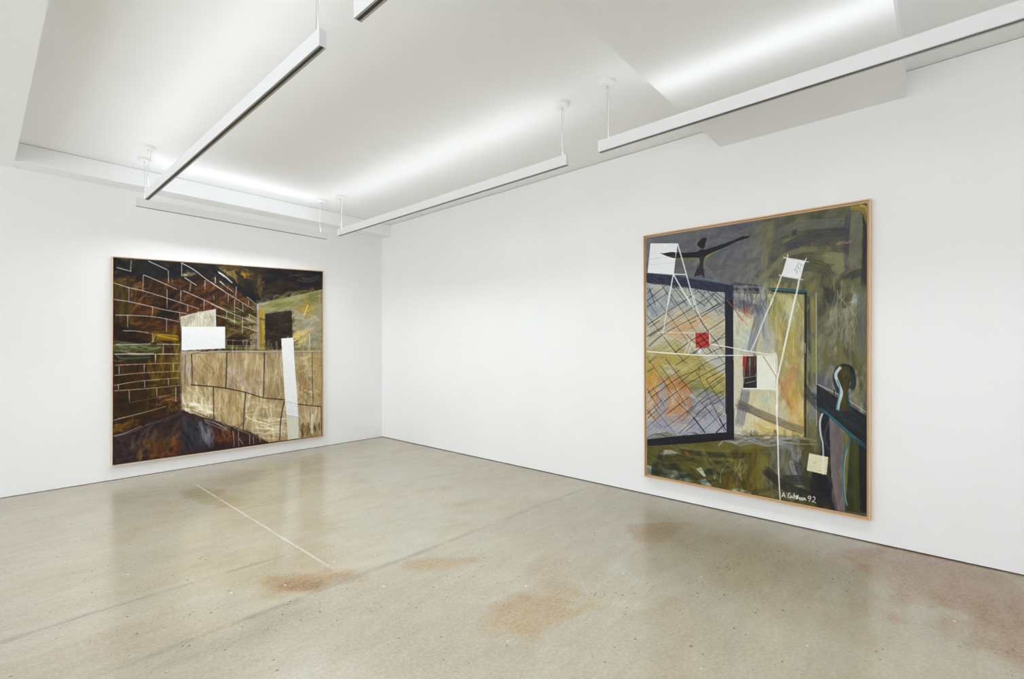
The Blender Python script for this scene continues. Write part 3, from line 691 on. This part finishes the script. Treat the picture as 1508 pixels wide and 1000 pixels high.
    b.fill([(570, 455), (600, 435), (608, 455), (580, 480)], 'c8ccd8', 'd8dade', 0)
    # middle card with dark photo
    b.fill([(958, 494), (1228, 494), (1232, 784), (968, 784)], 'd8d8ca', 'deded2', 90)
    b.fill([(960, 500), (1085, 500), (1085, 776), (968, 776)], '3c2a26', '241e1e', 90)
    b.dabs([(1000, 510), (1080, 510), (1080, 660), (1000, 660)], 26, '5c3a30 6c4438 48382e 74604c 3c241e', 90, 10, 80, 14, .6)
    b.fill([(960, 500), (1000, 500), (985, 620), (966, 620)], 'a03028', '8c2c24', 90)
    b.fill([(970, 690), (1083, 670), (1083, 776), (970, 776)], '28262a', '1c1a1e', 0)
    b.lines([(1022, 510, 1024, 670), (975, 690, 1080, 672), (985, 735, 1080, 712), (975, 620, 972, 740), (1075, 650, 1082, 700)], 6, 'c8c0b0', .75, .4)
    b.lines([(1228, 494, 1256, 494, 1258, 784, 1232, 784)], 7, 'e4e4dc', .9)
    b.lines([(968, 784, 1250, 784)], 6, 'ecece4', .9)
    b.view(1100, 440, 5.88)
    b.fill([(85, 500), (250, 494), (250, 782), (85, 782)], 'dcdccf', 'd4d4c4', 90)
    b.lines([(90, 496, 250, 492, 252, 640, 252, 782, 85, 784)], 6, 'eaeae2', .9)
    b.lines([(-40, 450, 60, 465, 220, 490)], 8, 'e4e4de', .9)
    b.lines([(140, 500, 190, 580, 260, 690)], 10, 'a07050', .75, .4)
    b.lines([(228, 5, 160, 150, 90, 330, 35, 455)], 13, 'dcdcda', .92, .2)
    b.lines([(422, -20, 385, 150, 330, 400, 290, 580, 258, 720)], 17, 'e6e6de', .95, .15)
    b.lines([(262, 700, 260, 850, 262, 1010)], 15, 'e6e6e0', .95, .15)
    b.lines([(385, 155, 340, 165, 310, 220, 330, 260), (405, 330, 400, 500)], 5, 'd4d0a8', .7)
    b.view(1100, 600, 5.555)
    b.lines([(240, -20, 250, 200, 255, 380, 258, 520, 265, 660, 272, 762)], 12, 'e8e8e4', .97, .15)
    # tied card upper right
    b.view(1100, 280, 5.88)
    b.fill([(345, 596), (512, 622), (498, 640), (462, 772), (300, 745)], 'e0e2e2', 'e6e6e6', 10)
    b.lines([(315, 588, 430, 605, 540, 628), (278, 740, 380, 762, 490, 780), (356, 558, 340, 640, 300, 745), (518, 592, 490, 660, 462, 775)], 9, 'ecece8', .95)
    b.lines([(300, 745, 250, 880, 195, 1010)], 12, 'e0e0dc', .92, .2)
    b.lines([(455, 775, 430, 900, 400, 1010)], 16, 'e6e6de', .95, .15)
    b.lines([(455, 630, 440, 660, 455, 690), (470, 640, 460, 690), (430, 660, 420, 700, 405, 690), (480, 650, 482, 665), (425, 710, 440, 730), (460, 700, 465, 720), (440, 690, 430, 720)], 4, '4a4844', .75)
    # cream card at the foot, pole
    b.view(1100, 600, 5.555)
    b.lines([(620, 50, 600, 120, 605, 220, 622, 300, 626, 410)], 15, 'd2dedd', .92, .25)
    b.fill([(510, 378), (668, 410), (652, 555), (490, 518)], 'd6d2b4', 'cec9a8', 5)
    b.lines([(625, 405, 628, 480, 622, 555)], 13, 'e6e4d4', .8)
    b.lines([(545, 460, 570, 452), (585, 520, 605, 525)], 5, '6a6444', .8)
    # signature
    b.view(1145, 718, 23.2)
    for q in [(145, 335, 175, 260, 205, 190, 235, 270, 262, 345), (165, 290, 245, 295), (290, 345, 315, 350), (440, 195, 385, 220, 360, 290, 375, 350, 425, 360, 450, 335),
              (455, 290, 452, 345, 490, 352, 500, 300), (500, 300, 510, 350, 545, 350), (568, 195, 566, 300, 566, 405), (566, 315, 610, 290, 640, 400, 655, 410), (655, 410, 668, 270), (668, 270, 690, 400), (690, 400, 710, 255),
              (755, 350, 745, 400, 785, 435, 805, 390, 770, 350), (805, 390, 820, 435), (845, 345, 850, 440, 880, 450), (880, 455, 900, 360, 925, 440), (950, 365, 935, 400, 970, 430, 955, 462),
              (1150, 350, 1120, 305, 1065, 320, 1048, 365, 1080, 390, 1130, 370, 1150, 345, 1120, 420, 1075, 490), (1210, 350, 1255, 330, 1285, 370, 1270, 430, 1195, 490, 1250, 500, 1320, 540)]:
        b.lines([q], 27, 'e8e8e2', .95, .08)
    return b

# strengths of the five hanging bars: upward diffuser, added downward fill below the dark slot
LEDS = [7.2, 13.0, 9.5, 6.3, 8.0]
DOWN = [6.0, 6.5, 4.0, 3.0, 6.0]
WORLD = 2.2
AREAS = []
# ---------------------------------------------------------------- the room
H1, H2 = 3.525, 3.335            # ceiling, dropped ceiling
XW, YS = -8.6, -11.6             # how far floor and ceiling run towards and past the viewer
def lin(c):
    c = np.asarray(c, np.float32)
    return np.where(c <= .04045, c/12.92, ((c+.055)/1.055)**2.4)

def value_noise(x, y, seed, octaves=5):
    r = np.random.default_rng(seed); out = 0; amp = 1.; tot = 0
    for o in range(octaves):
        g = r.random((256, 256)).astype(np.float32)
        xi, yi = np.floor(x).astype(int), np.floor(y).astype(int)
        fx, fy = x-xi, y-yi; fx = fx*fx*(3-2*fx); fy = fy*fy*(3-2*fy)
        a = g[yi % 256, xi % 256]; b = g[yi % 256, (xi+1) % 256]
        c = g[(yi+1) % 256, xi % 256]; d = g[(yi+1) % 256, (xi+1) % 256]
        out = out+amp*((a*(1-fx)+b*fx)*(1-fy)+(c*(1-fx)+d*fx)*fy)
        tot += amp; amp *= .55; x = x*2.03+17.3; y = y*2.03+5.1
    return out/tot

def grid_mesh(name, P, cols, alpha=None):
    """P: (h,w,3) points; one vertex colour per point."""
    h, w = P.shape[:2]
    me = bpy.data.meshes.new(name)
    idx = np.arange(h*w).reshape(h, w)
    q = np.stack([idx[:-1, :-1], idx[:-1, 1:], idx[1:, 1:], idx[1:, :-1]], -1).reshape(-1, 4)
    me.vertices.add(h*w); me.vertices.foreach_set('co', P.reshape(-1).astype(np.float32))
    me.loops.add(q.size); me.loops.foreach_set('vertex_index', q.reshape(-1).astype(np.int32))
    me.polygons.add(len(q)); me.polygons.foreach_set('loop_start', np.arange(0, q.size, 4, dtype=np.int32))
    me.update(calc_edges=True); me.validate()
    a = me.color_attributes.new('paint', 'FLOAT_COLOR', 'POINT')
    rgba = np.ones((h*w, 4), np.float32); rgba[:, :3] = cols.reshape(-1, 3)
    if alpha is not None: rgba[:, 3] = alpha.reshape(-1)
    a.data.foreach_set('color', rgba.reshape(-1))
    return me

# floor: stains, seams and patches as the concrete itself wears them
def floor_mesh():
    xs = np.concatenate([np.linspace(XW, -4.8, 40)[:-1], np.arange(-4.8, .1201, .02)])
    ys = np.concatenate([np.linspace(YS, -7.6, 40)[:-1], np.arange(-7.6, .1201, .02)])
    X, Y = np.meshgrid(xs, ys)
    n1 = value_noise(X*.9+3, Y*.9+40, 1); n2 = value_noise(X*1.6+9, Y*3.4+60, 2, 3)
    c = np.zeros(X.shape+(3,), np.float32)+rgb('ccc0a2')
    def blend(m, col, a=1.):
        nonlocal c
        m = np.clip(m*a, 0, 1)[..., None]; c = c+(rgb(col)-c)*m
    ss = lambda v, a, b: np.clip((v-a)/(b-a), 0, 1)**2*(3-2*np.clip((v-a)/(b-a), 0, 1))
    blend(ss(n1, .45, .62), 'b9ae94', .7); blend(ss(n1, .5, .38), 'cac6b2', .6)
    blend(ss(n2, .45, .8), 'b8a888', .45); blend(ss(n2, .55, .2), 'c2beac', .5)
    def blob(x, y, rx, ry, deg, col, a, thr=.35, sharp=.25, seed=5):
        r = math.radians(deg); dx, dy = X-x, Y-y
        u = (dx*math.cos(r)+dy*math.sin(r))/rx; v = (-dx*math.sin(r)+dy*math.cos(r))/ry
        d = 1-np.sqrt(u*u+v*v)
        nn = value_noise(X*3.2+seed, Y*3.2+seed*3, seed, 5)
        blend(ss(d+(nn-.5)*1.9, 0, sharp*2.4), col, a)
    # the bay nearer the viewer than the long seam is greyer
    blend(ss(Y+.03*(n2-.5)*6, -4.17, -4.30)*ss(X, -2.2, -3.3), 'afa796', .5)
    blend(ss(Y, -4.16, -4.24), 'b9b29c', .3)
    blend(ss(X, -3.2, -4.8), 'bcb09c', .55)
    blob(-3.12, -3.98, .42, .2, -50, 'aa8452', .95, seed=7)
    blob(-3.2, -4.0, .2, .08, -50, '946432', .8, seed=8)
    blob(-2.98, -1.5, .16, .6, 8, 'a08a56', .75, seed=9)
    blob(-2.7, -1.9, .5, .5, 8, 'b9ab88', .5, seed=19)
    blob(-2.4, -5.32, .62, .28, -18, 'b4945e', .9, seed=10)
    blob(-2.05, -5.1, .35, .22, 20, 'b8a27c', .6, seed=11)
    blob(-.72, -7.3, .75, .55, 30, 'a4774a', 1., seed=12)
    blob(-.35, -7.1, .5, .6, 0, 'ab7f54', .9, seed=13)
    blob(-.1, -7.0, .3, .5, 0, 'a07650', .55, seed=33)
    blob(-.72, -5.3, .6, .22, -8, 'ab8a5c', .75, seed=14)
    blob(-.9, -6.1, .7, .5, 20, 'b0a27e', .75, seed=15)
    blob(-1.0, -6.6, .6, .4, 20, 'bcb095', .5, seed=16)
    blob(-2.35, -4.45, .3, .14, -35, 'b4935f', .7, seed=17)
    blob(-1.4, -3.6, .4, .12, 0, 'b4986a', .6, seed=18)
    blob(-2.0, -5.5, .55, .35, -30, 'c9c6b3', .7, seed=20)
    blob(-1.9, -3.6, .9, .7, 0, 'c9c5b1', .6, seed=21)
    blob(-1.3, -2.2, .8, 1.2, 0, 'c7c4b2', .6, seed=22)
    blob(-3.6, -4.3, .4, .1, -8, 'a59c8c', .45, seed=23)
    blob(-4.45, -3.46, .16, .035, 8, '8e857c', .8, seed=24)
    blob(-4.155, -3.43, .05, .022, 8, '8f867d', .8, seed=25)
    def seam(x0, y0, x1, y1, w, col, a, seed, lo=.22, hi=.5):
        L = math.hypot(x1-x0, y1-y0); dx, dy = (x1-x0)/L, (y1-y0)/L
        t = (X-x0)*dx+(Y-y0)*dy; o = -(X-x0)*dy+(Y-y0)*dx+.05*(value_noise(X*2+seed, Y*2, seed, 3)-.5)
        nn = value_noise(X*6+seed, Y*6, seed+1, 4)
        blend(ss(np.abs(o), w, w*.3)*ss(t, 0, .15)*ss(t, L, L-.15)*ss(nn, lo, hi), col, a)
    seam(-4.6, -3.42, -2.95, -3.50, .022, '9a8f80', .75, 31)
    seam(-4.4, -4.14, -.1, -4.20, .03, '9a9284', .6, 32)
    seam(-3.8, -4.17, -2.6, -4.17, .04, '8e867c', .5, 34, .45, .7)
    seam(-3.5, -4.14, -2.2, -4.18, .035, '918979', .5, 35, .4, .6)
    # how many pits there are
    pits = np.full(X.shape, .14, np.float32)
    def dens(x, y, rx, ry, a):
        nonlocal pits
        pits = np.maximum(pits, a*np.exp(-(((X-x)/rx)**2+((Y-y)/ry)**2)*1.2))
    dens(-1.9, -5.5, .25, .22, 1.); dens(-.55, -6.65, .35, .32, 1.); dens(-3.5, -4.25, .5, .2, .65); dens(-1.3, -5.9, .6, .3, .6)
    dens(-2.5, -4.6, .6, .3, .5); dens(-3.8, -3.8, .4, .25, .5)
    P = np.stack([X, Y, np.zeros_like(X)], -1)
    return grid_mesh('floor', P, lin(c)*.575, pits)
me = floor_mesh()
M = Mat('polished_concrete', (.5, .46, .38), .3, spec=.5)
at = M.n('ShaderNodeAttribute', attribute_name='paint'); P = M.pos()
base = at.outputs['Color']
f = M.ramp(M.noise(P, 24, 6, .65), .3, .7); base = M.mix(M.math('MULTIPLY', f, .14), base, (.43, .38, .30), 'MIX')
f = M.ramp(M.noise(M.scaled(P, 55, 55, 1), 1, 4, .7), .42, .75); base = M.mix(M.math('MULTIPLY', f, .2), base, (.72, .70, .63))
f = M.ramp(M.noise(P, 190, 3, .7), .55, .75); base = M.mix(M.math('MULTIPLY', f, .16), base, (.28, .25, .20))
f = M.ramp(M.noise(M.scaled(P, 1.6, 9, 1), 1, 8, .68), .3, .75); base = M.mix(M.math('MULTIPLY', f, .18), base, (.36, .29, .18))
f = M.ramp(M.noise(M.scaled(P, 2.2, 6, 1), 1.7, 8, .7), .35, .8); base = M.mix(M.math('MULTIPLY', f, .17), base, (.67, .645, .54))
# pits: small dark holes, thinned by the painted density
def pit(scale, lo, hi, strength, colr, base, extra=0.):
    v = M.n('ShaderNodeTexVoronoi'); v.inputs['Scale'].default_value = scale; M.l(P, v.inputs['Vector'])
    sep = M.n('ShaderNodeSeparateColor'); M.l(v.outputs['Color'], sep.inputs[0])
    size = M.math('MULTIPLY', M.math('POWER', sep.outputs[0], 3.), hi)
    on = M.math('LESS_THAN', sep.outputs[1], M.math('MULTIPLY_ADD', at.outputs['Alpha'], lo, extra))
    d = M.math('LESS_THAN', v.outputs['Distance'], M.math('ADD', size, .065))
    return M.mix(M.math('MULTIPLY', M.math('MULTIPLY', on, d), strength), base, colr)
base = pit(46, .5, .3, .8, (.13, .11, .085), base)
base = pit(85, .75, .25, .65, (.16, .14, .11), base)
base = pit(21, .07, .12, .7, (.16, .14, .11), base)
base = pit(27, .0, .16, .55, (.78, .76, .70), base, .03)
# the pale straight line left on the slab
sx = M.n('ShaderNodeSeparateXYZ'); M.l(P, sx.inputs[0])
wob = M.math('MULTIPLY', M.math('SUBTRACT', M.noise(P, 3, 2), .5), .012)
dx = M.math('ABSOLUTE', M.math('ADD', M.math('ADD', sx.outputs[0], 2.949), wob))
ln = M.math('MULTIPLY', M.ramp(dx, .006, .012, 1., 0.), M.ramp(M.noise(P, 9, 4, .7), .33, .5, .15, 1.))
ln = M.math('MULTIPLY', ln, M.math('MULTIPLY', M.ramp(sx.outputs[1], -.78, -.95), M.ramp(sx.outputs[1], -4.1, -3.7)))
base = M.mix(M.math('MULTIPLY', ln, .42), base, (.66, .63, .56))
M.l(base, M.b.inputs['Base Color'])
M.l(M.ramp(M.noise(P, 5, 5, .6), .3, .7, .13, .24), M.b.inputs['Roughness'])
M.bump(M.noise(P, 60, 4, .6), .03, .002)
me.materials.append(M.m)
fo = bpy.data.objects.new('floor', me); C.objects.link(fo); fo['kind'] = 'structure'

box('wall_left', (XW, 0, .005), (.15, .15, 3.7), WALL, kind='structure')
box('wall_right', (0, YS, .008), (.15, 0, H1-.006), WALL, kind='structure')
box('wall_back', (XW, YS-.15, 0), (.15, YS, 3.7), WALL, kind='structure')
# recessed dark strips under and over the wallboards
box('trim_1', (XW, .012, 0), (.15, .15, .005), GAP, kind='structure')
box('trim_2', (.012, YS, 0), (.15, .012, .008), GAP, kind='structure')
box('trim_3', (.010, YS, H1-.006), (.15, 0, 3.7), GAPL, kind='structure')
# ceiling slab, dropped strip along the left wall, dropped part at the far left, boxed beam
box('ceiling', (XW, YS, H1), (.010, 0, 3.7), CEIL, kind='structure')
box('ceiling_bulkhead', (-4.305, -.272, H2), (0, 0, H1-.005), CEIL, kind='structure')
box('ceiling_dropped', (XW, YS, H2), (-4.305, 0, H1), CEIL, kind='structure')
box('ceiling_beam', (-4.305, -6.835, H2), (0, -5.515, H1), CEIL, kind='structure')
box('trim_4', (-4.305, -.266, H1-.005), (0, 0, H1), GAPL, kind='structure')

# ---------------------------------------------------------------- pictures
def homography(src, dst):
    A = []; B = []
    for (x, y), (u, v) in zip(src, dst):
        A.append([x, y, 1, 0, 0, 0, -u*x, -u*y]); B.append(u)
        A.append([0, 0, 0, x, y, 1, -v*x, -v*y]); B.append(v)
    h = np.linalg.solve(np.array(A, float), np.array(B, float))
    return lambda x, y: ((h[0]*x+h[1]*y+h[2])/(h[6]*x+h[7]*y+1), (h[3]*x+h[4]*y+h[5])/(h[6]*x+h[7]*y+1))

def inset(q, d):
    """move every side of a convex quad (TL,TR,BR,BL) inwards by d"""
    q = [Vector(p) for p in q]; out = []; cen = sum(q, Vector((0, 0)))/4; L = []
    for i in range(4):
        a, b = q[i], q[(i+1) % 4]; t = (b-a).normalized(); n = Vector((-t.y, t.x))
        if (cen-a).dot(n) < 0: n = -n
        L.append((a+n*d, t))
    for i in range(4):
        (a, s), (b, t) = L[i-1], L[i]
        k = ((b-a).x*t.y-(b-a).y*t.x)/(s.x*t.y-s.y*t.x); out.append(a+s*k)
    return out

def picture(name, label, outer, to_world, depth, lip, gap, step, face, woodmats, brush, sketch, res, origin, gloss):
    root = thing(name, label, 'painting', origin); o3 = Vector(origin)
    W = lambda p, n: Vector(to_world(p[0], p[1], n))-o3
    # frame: outer side, front lip, inner side, rebate
    A = [outer, outer, inset(outer, lip), inset(outer, lip), inset(outer, lip+gap+.012), inset(outer, lip+gap+.012)]
    N = [.004, depth, depth, step, step, .004]
    bm = bmesh.new(); rings = [[bm.verts.new(W(p, n)) for p in q] for q, n in zip(A, N)]
    for a in range(6):
        r, s = rings[a], rings[(a+1) % 6]
        for k in range(4): bm.faces.new([r[k], r[(k+1) % 4], s[(k+1) % 4], s[k]])
    fr = obj('frame', bm, woodmats[0], root, bevel=.0012)
    fr.data.materials.append(woodmats[1])
    for p in fr.data.polygons:                       # horizontal rails carry their grain sideways
        c = p.center; zs = [fr.data.vertices[i].co.z for i in p.vertices]
        p.material_index = 0 if max(zs)-min(zs) > 1.5 else 1
    # canvas on its stretcher
    q = inset(outer, lip+gap)
    wr, hr = res
    u, v = np.meshgrid(np.linspace(0, 1, wr), np.linspace(0, 1, hr))
    TL, TR, BR, BL = [np.array(p) for p in q]
    S = ((1-u)*(1-v))[..., None]*TL+(u*(1-v))[..., None]*TR+(u*v)[..., None]*BR+((1-u)*v)[..., None]*BL
    # which spot of the brushed sheet belongs to each spot of the canvas
    fx, fy = homography([tuple(p) for p in q], sketch)(S[..., 0], S[..., 1])
    ix = np.clip((fx-brush.x0)*brush.S-.5, 0, brush.W-1.01); iy = np.clip((fy-brush.y0)*brush.S-.5, 0, brush.H-1.01)
    x0, y0 = ix.astype(int), iy.astype(int); a, b = (ix-x0)[..., None], (iy-y0)[..., None]; I = brush.img
    col = I[y0, x0]*(1-a)*(1-b)+I[y0, x0+1]*a*(1-b)+I[y0+1, x0]*(1-a)*b+I[y0+1, x0+1]*a*b
    col = lin(np.clip((col-.42)*1.07+.42, 0, .93))
    ww = [W((s[0], s[1]), face) for s in S[:, :, :].reshape(-1, 2)[[0]]]
    P3 = np.array(to_world_np(to_world, S, face))-np.array(origin)
    me = grid_mesh('canvas', P3, col)
    M = Mat(name+'_paint', (.5, .5, .5), gloss, spec=.2)
    at = M.n('ShaderNodeAttribute', attribute_name='paint'); p = M.pos()
    w = M.noise(M.scaled(p, 60, 60, 220), 1, 4, .6)
    g = M.ramp(w, .3, .7, .9, 1.08)
    mx = M.n('ShaderNodeVectorMath', operation='SCALE'); M.l(at.outputs['Color'], mx.inputs[0]); M.l(g, mx.inputs['Scale'])
    M.l(mx.outputs[0], M.b.inputs['Base Color'])
    bw = M.n('ShaderNodeRGBToBW'); M.l(at.outputs['Color'], bw.inputs[0])
    M.bump(M.math('ADD', M.math('MULTIPLY', bw.outputs[0], .6), M.math('MULTIPLY', w, .5)), .25, .002)
    me.materials.append(M.m)
    cv = bpy.data.objects.new('canvas', me); C.objects.link(cv); cv.parent = root
    # turned-over canvas edge and stretcher behind the painted face
    bm = bmesh.new(); q2 = inset(q, .0)
    r = [[bm.verts.new(W(p, n)) for p in q2] for n in (face-.0008, step+.0005)]
    for k in range(4): bm.faces.new([r[0][k], r[0][(k+1) % 4], r[1][(k+1) % 4], r[1][k]])
    bm.faces.new(r[0]); bm.faces.new(r[1][::-1])
    obj('stretcher', bm, EDGE, root)
    return root
def to_world_np(f, S, n):
    x, y, z = f(S[..., 0], S[..., 1], n)
    return np.stack(np.broadcast_arrays(x, y, z), -1)
EDGE = Mat('raw_canvas_edge', (.16, .12, .08), .9).m
PALE_V = wood('pale_maple_upright', (.78, .63, .49), (.68, .53, .40), (60, 60, 3))
PALE_H = wood('pale_maple_rail', (.78, .63, .49), (.68, .53, .40), (3, 60, 60))
OAK_V = wood('honey_ash_upright', (.76, .53, .30), (.64, .42, .22), (60, 60, 3))
OAK_H = wood('honey_ash_rail', (.76, .53, .30), (.64, .42, .22), (60, 3, 60))

picture('wall_painting', 'wide dark painting of brick wall and pale stone blocks, hung on the left wall', 
        [(-3.537, 2.542), (-1.045, 2.669), (-1.050, .151), (-3.546, .164)],
        lambda a, z, n: (a, -n, z), .050, .010, .006, .026, .040, (PALE_V, PALE_H), paint_wall_picture(),
        [(166.0, 377.6), (475.0, 399.4), (474.2, 642.6), (165.2, 686.2)], (480, 480), (-2.295, 0, .157), .5)
picture('wall_painting', 'tall grey and olive painting with mesh gate and dark bird, on the right wall',
        [(-4.771, 2.632), (-6.628, 2.622), (-6.621, .177), (-4.776, .188)],
        lambda a, z, n: (-n, a, z), .050, .010, .016, .024, .038, (OAK_V, OAK_H), paint_interior_picture(),
        [(950.6, 351.2), (1277.6, 299.5), (1276.6, 761.8), (951.8, 698.6)], (560, 800), (0, -5.7, .18), .5)

# ---------------------------------------------------------------- hanging light bars
BH, BW, BZ = .088, .038, 3.0
def bar_section(bm, L):
    h = BW/2
    sec = [(-h, .002), (-h, BH), (-h+.003, BH), (-h+.003, BH-.008), (h-.003, BH-.008), (h-.003, BH), (h, BH), (h, .002),
           (.0095, .002), (.0095, .020), (-.0095, .020), (-.0095, .002)]
    r = [[bm.verts.new((x, y, z)) for x, z in sec] for y in (0, L)]
    n = len(sec)
    for k in range(n): bm.faces.new([r[0][k], r[0][(k+1) % n], r[1][(k+1) % n], r[1][k]])
def light_bar(k_, label, loc, rotz, L, hangs, spread=104):
    t = thing('linear_pendant_light', label, 'pendant light', loc, 'suspended white light bars')
    t.rotation_euler = (0, 0, rotz)
    bm = bmesh.new(); bar_section(bm, L); obj('housing', bm, POWDER, t)
    for y in (-.0015, L): box('end_cap', (-BW/2, y, .001), (BW/2, y+.0015, BH), POWDER, t)
    bm = bmesh.new(); sec = [(-.0155, BH-.0075), (.0155, BH-.0075), (.0155, BH-.006), (0, BH+.0012), (-.0155, BH-.006)]
    r = [[bm.verts.new((x, y, z)) for x, z in sec] for y in (.004, L-.004)]
    for k in range(5): bm.faces.new([r[0][k], r[0][(k+1) % 5], r[1][(k+1) % 5], r[1][k]])
    bm.faces.new(r[0]); bm.faces.new(r[1]); obj('light_diffuser', bm, lamp_mat(LEDS[k_]), t)
    box('track_slot', (-.0093, .002, .0032), (.0093, L-.002, .0195), SLOT, t)
    for s in (-1, 1):
        a, b = sorted((s*.0097, s*.0185)); box('slot_lip', (a, 0, 0), (b, L, .0019), ALU, t)
    l = bpy.data.lights.new('added_downlight_fill', 'AREA'); l.shape = 'RECTANGLE'; l.size = .017; l.size_y = L-.02  # area lamp added under the unlit slot to fill floor and walls
    l.energy = DOWN[k_]*L; l.color = (.888, .94, 1); l.spread = math.radians(spread)
    lo = bpy.data.objects.new('added_downlight_fill', l); C.objects.link(lo); lo.parent = t; lo.location = (0, L/2, -.0008)
    ch = H1-loc[2]
    rng = np.random.default_rng(int(abs(loc[0]*100+loc[1]*37)))
    for k, (y, powered) in enumerate(hangs):
        bm = bmesh.new(); lathe(bm, [(.060, ch), (.060, ch-.028), (.055, ch-.033), (.012, ch-.034)], 0, y)
        cn = obj('ceiling_canopy', bm, PLAST, t, smooth=False, bevel=.002)
        bm = bmesh.new(); lathe(bm, [(.007, ch-.033), (.007, ch-.040), (.004, ch-.046)], 0, y, 14); obj('cable_grip', bm, STEEL, cn)
        bm = bmesh.new(); lathe(bm, [(.004, ch-.033), (.004, ch-.055)], .022, y, 10); obj('strain_relief', bm, PLAST, cn)
        bm = bmesh.new(); tube(bm, [(0, y, ch-.045), (0, y, BH+.012)], .0012, 6); obj('suspension_cable', bm, STEEL, t)
        bm = bmesh.new(); lathe(bm, [(.006, BH-.006), (.006, BH+.006), (.003, BH+.016)], 0, y, 14); obj('cable_gripper', bm, STEEL, t)
        if powered:
            pts = []; a1, a2 = rng.normal(size=2)*.011; z0, z1 = BH-.006, ch-.05
            for i in range(25):
                f = i/24; w = math.sin(f*math.pi)
                pts.append((.005+.017*f**3+w*a1+.005*math.sin(f*9), y+w*a2+.004*math.sin(f*7), z0+(z1-z0)*f))
            bm = bmesh.new(); tube(bm, pts, .0036, 8); obj('power_cord', bm, CORD, t, smooth=True)
    return t
light_bar(0, 'white light bar slanting across the left half, the longest one with both ends visible', (-3.408, -4.725, BZ), 0, 3.69, [(.065, True), (3.625, True)])
light_bar(1, 'short white light bar hanging parallel to the left wall, above the dark brick painting', (-1.325, -.690, BZ), math.pi/2, 2.11, [(.075, True), (2.035, True)], 152)
light_bar(2, 'white light bar hanging along the right wall, the one nearer the far corner', (-1.312, -4.73, BZ), 0, 3.74, [(.055, True), (3.685, True)], 136)
light_bar(3, 'white light bar passing under the boxed beam at the upper right', (-1.352, -8.76, BZ), 0, 3.70, [(.065, True), (3.63, True)], 120)
light_bar(4, 'white light bar whose slotted end alone shows at the top edge', (-3.394, -8.72, BZ), 0, 3.69, [(.065, True), (3.625, True)])

# ---------------------------------------------------------------- even world light, added as fill through the open left end
w = bpy.data.worlds.new('world'); sc.world = w; w.use_nodes = True
w.node_tree.nodes['Background'].inputs[0].default_value = (.888, .94, 1, 1)
w.node_tree.nodes['Background'].inputs[1].default_value = WORLD
def area(name, loc, rot, sx, sy, power, col=(1, .98, .95)):
    l = bpy.data.lights.new(name, 'AREA'); l.shape = 'RECTANGLE'; l.size = sx; l.size_y = sy; l.energy = power; l.color = col
    o = bpy.data.objects.new(name, l); C.objects.link(o); o.location = loc; o.rotation_euler = rot
    return o
for a in AREAS: area(*a)

# ---------------------------------------------------------------- camera
f_px, yaw, roll, cy = 706.463, .8410715, -.00209562, 511.734
cam = bpy.data.cameras.new('camera'); co = bpy.data.objects.new('camera', cam); C.objects.link(co)
fw = Vector((math.sin(yaw), math.cos(yaw), 0)); rt = Vector((math.cos(yaw), -math.sin(yaw), 0)); up = rt.cross(fw)
r2 = rt*math.cos(roll)+up*math.sin(roll); u2 = -rt*math.sin(roll)+up*math.cos(roll)
co.matrix_world = Matrix(((r2.x, u2.x, -fw.x, -4.563631), (r2.y, u2.y, -fw.y, -7.021386), (r2.z, u2.z, -fw.z, 1.5), (0, 0, 0, 1)))
cam.sensor_width = 36; cam.lens = f_px*36/1508; cam.shift_y = (cy-500)/1508; cam.clip_start = .05
sc.camera = co
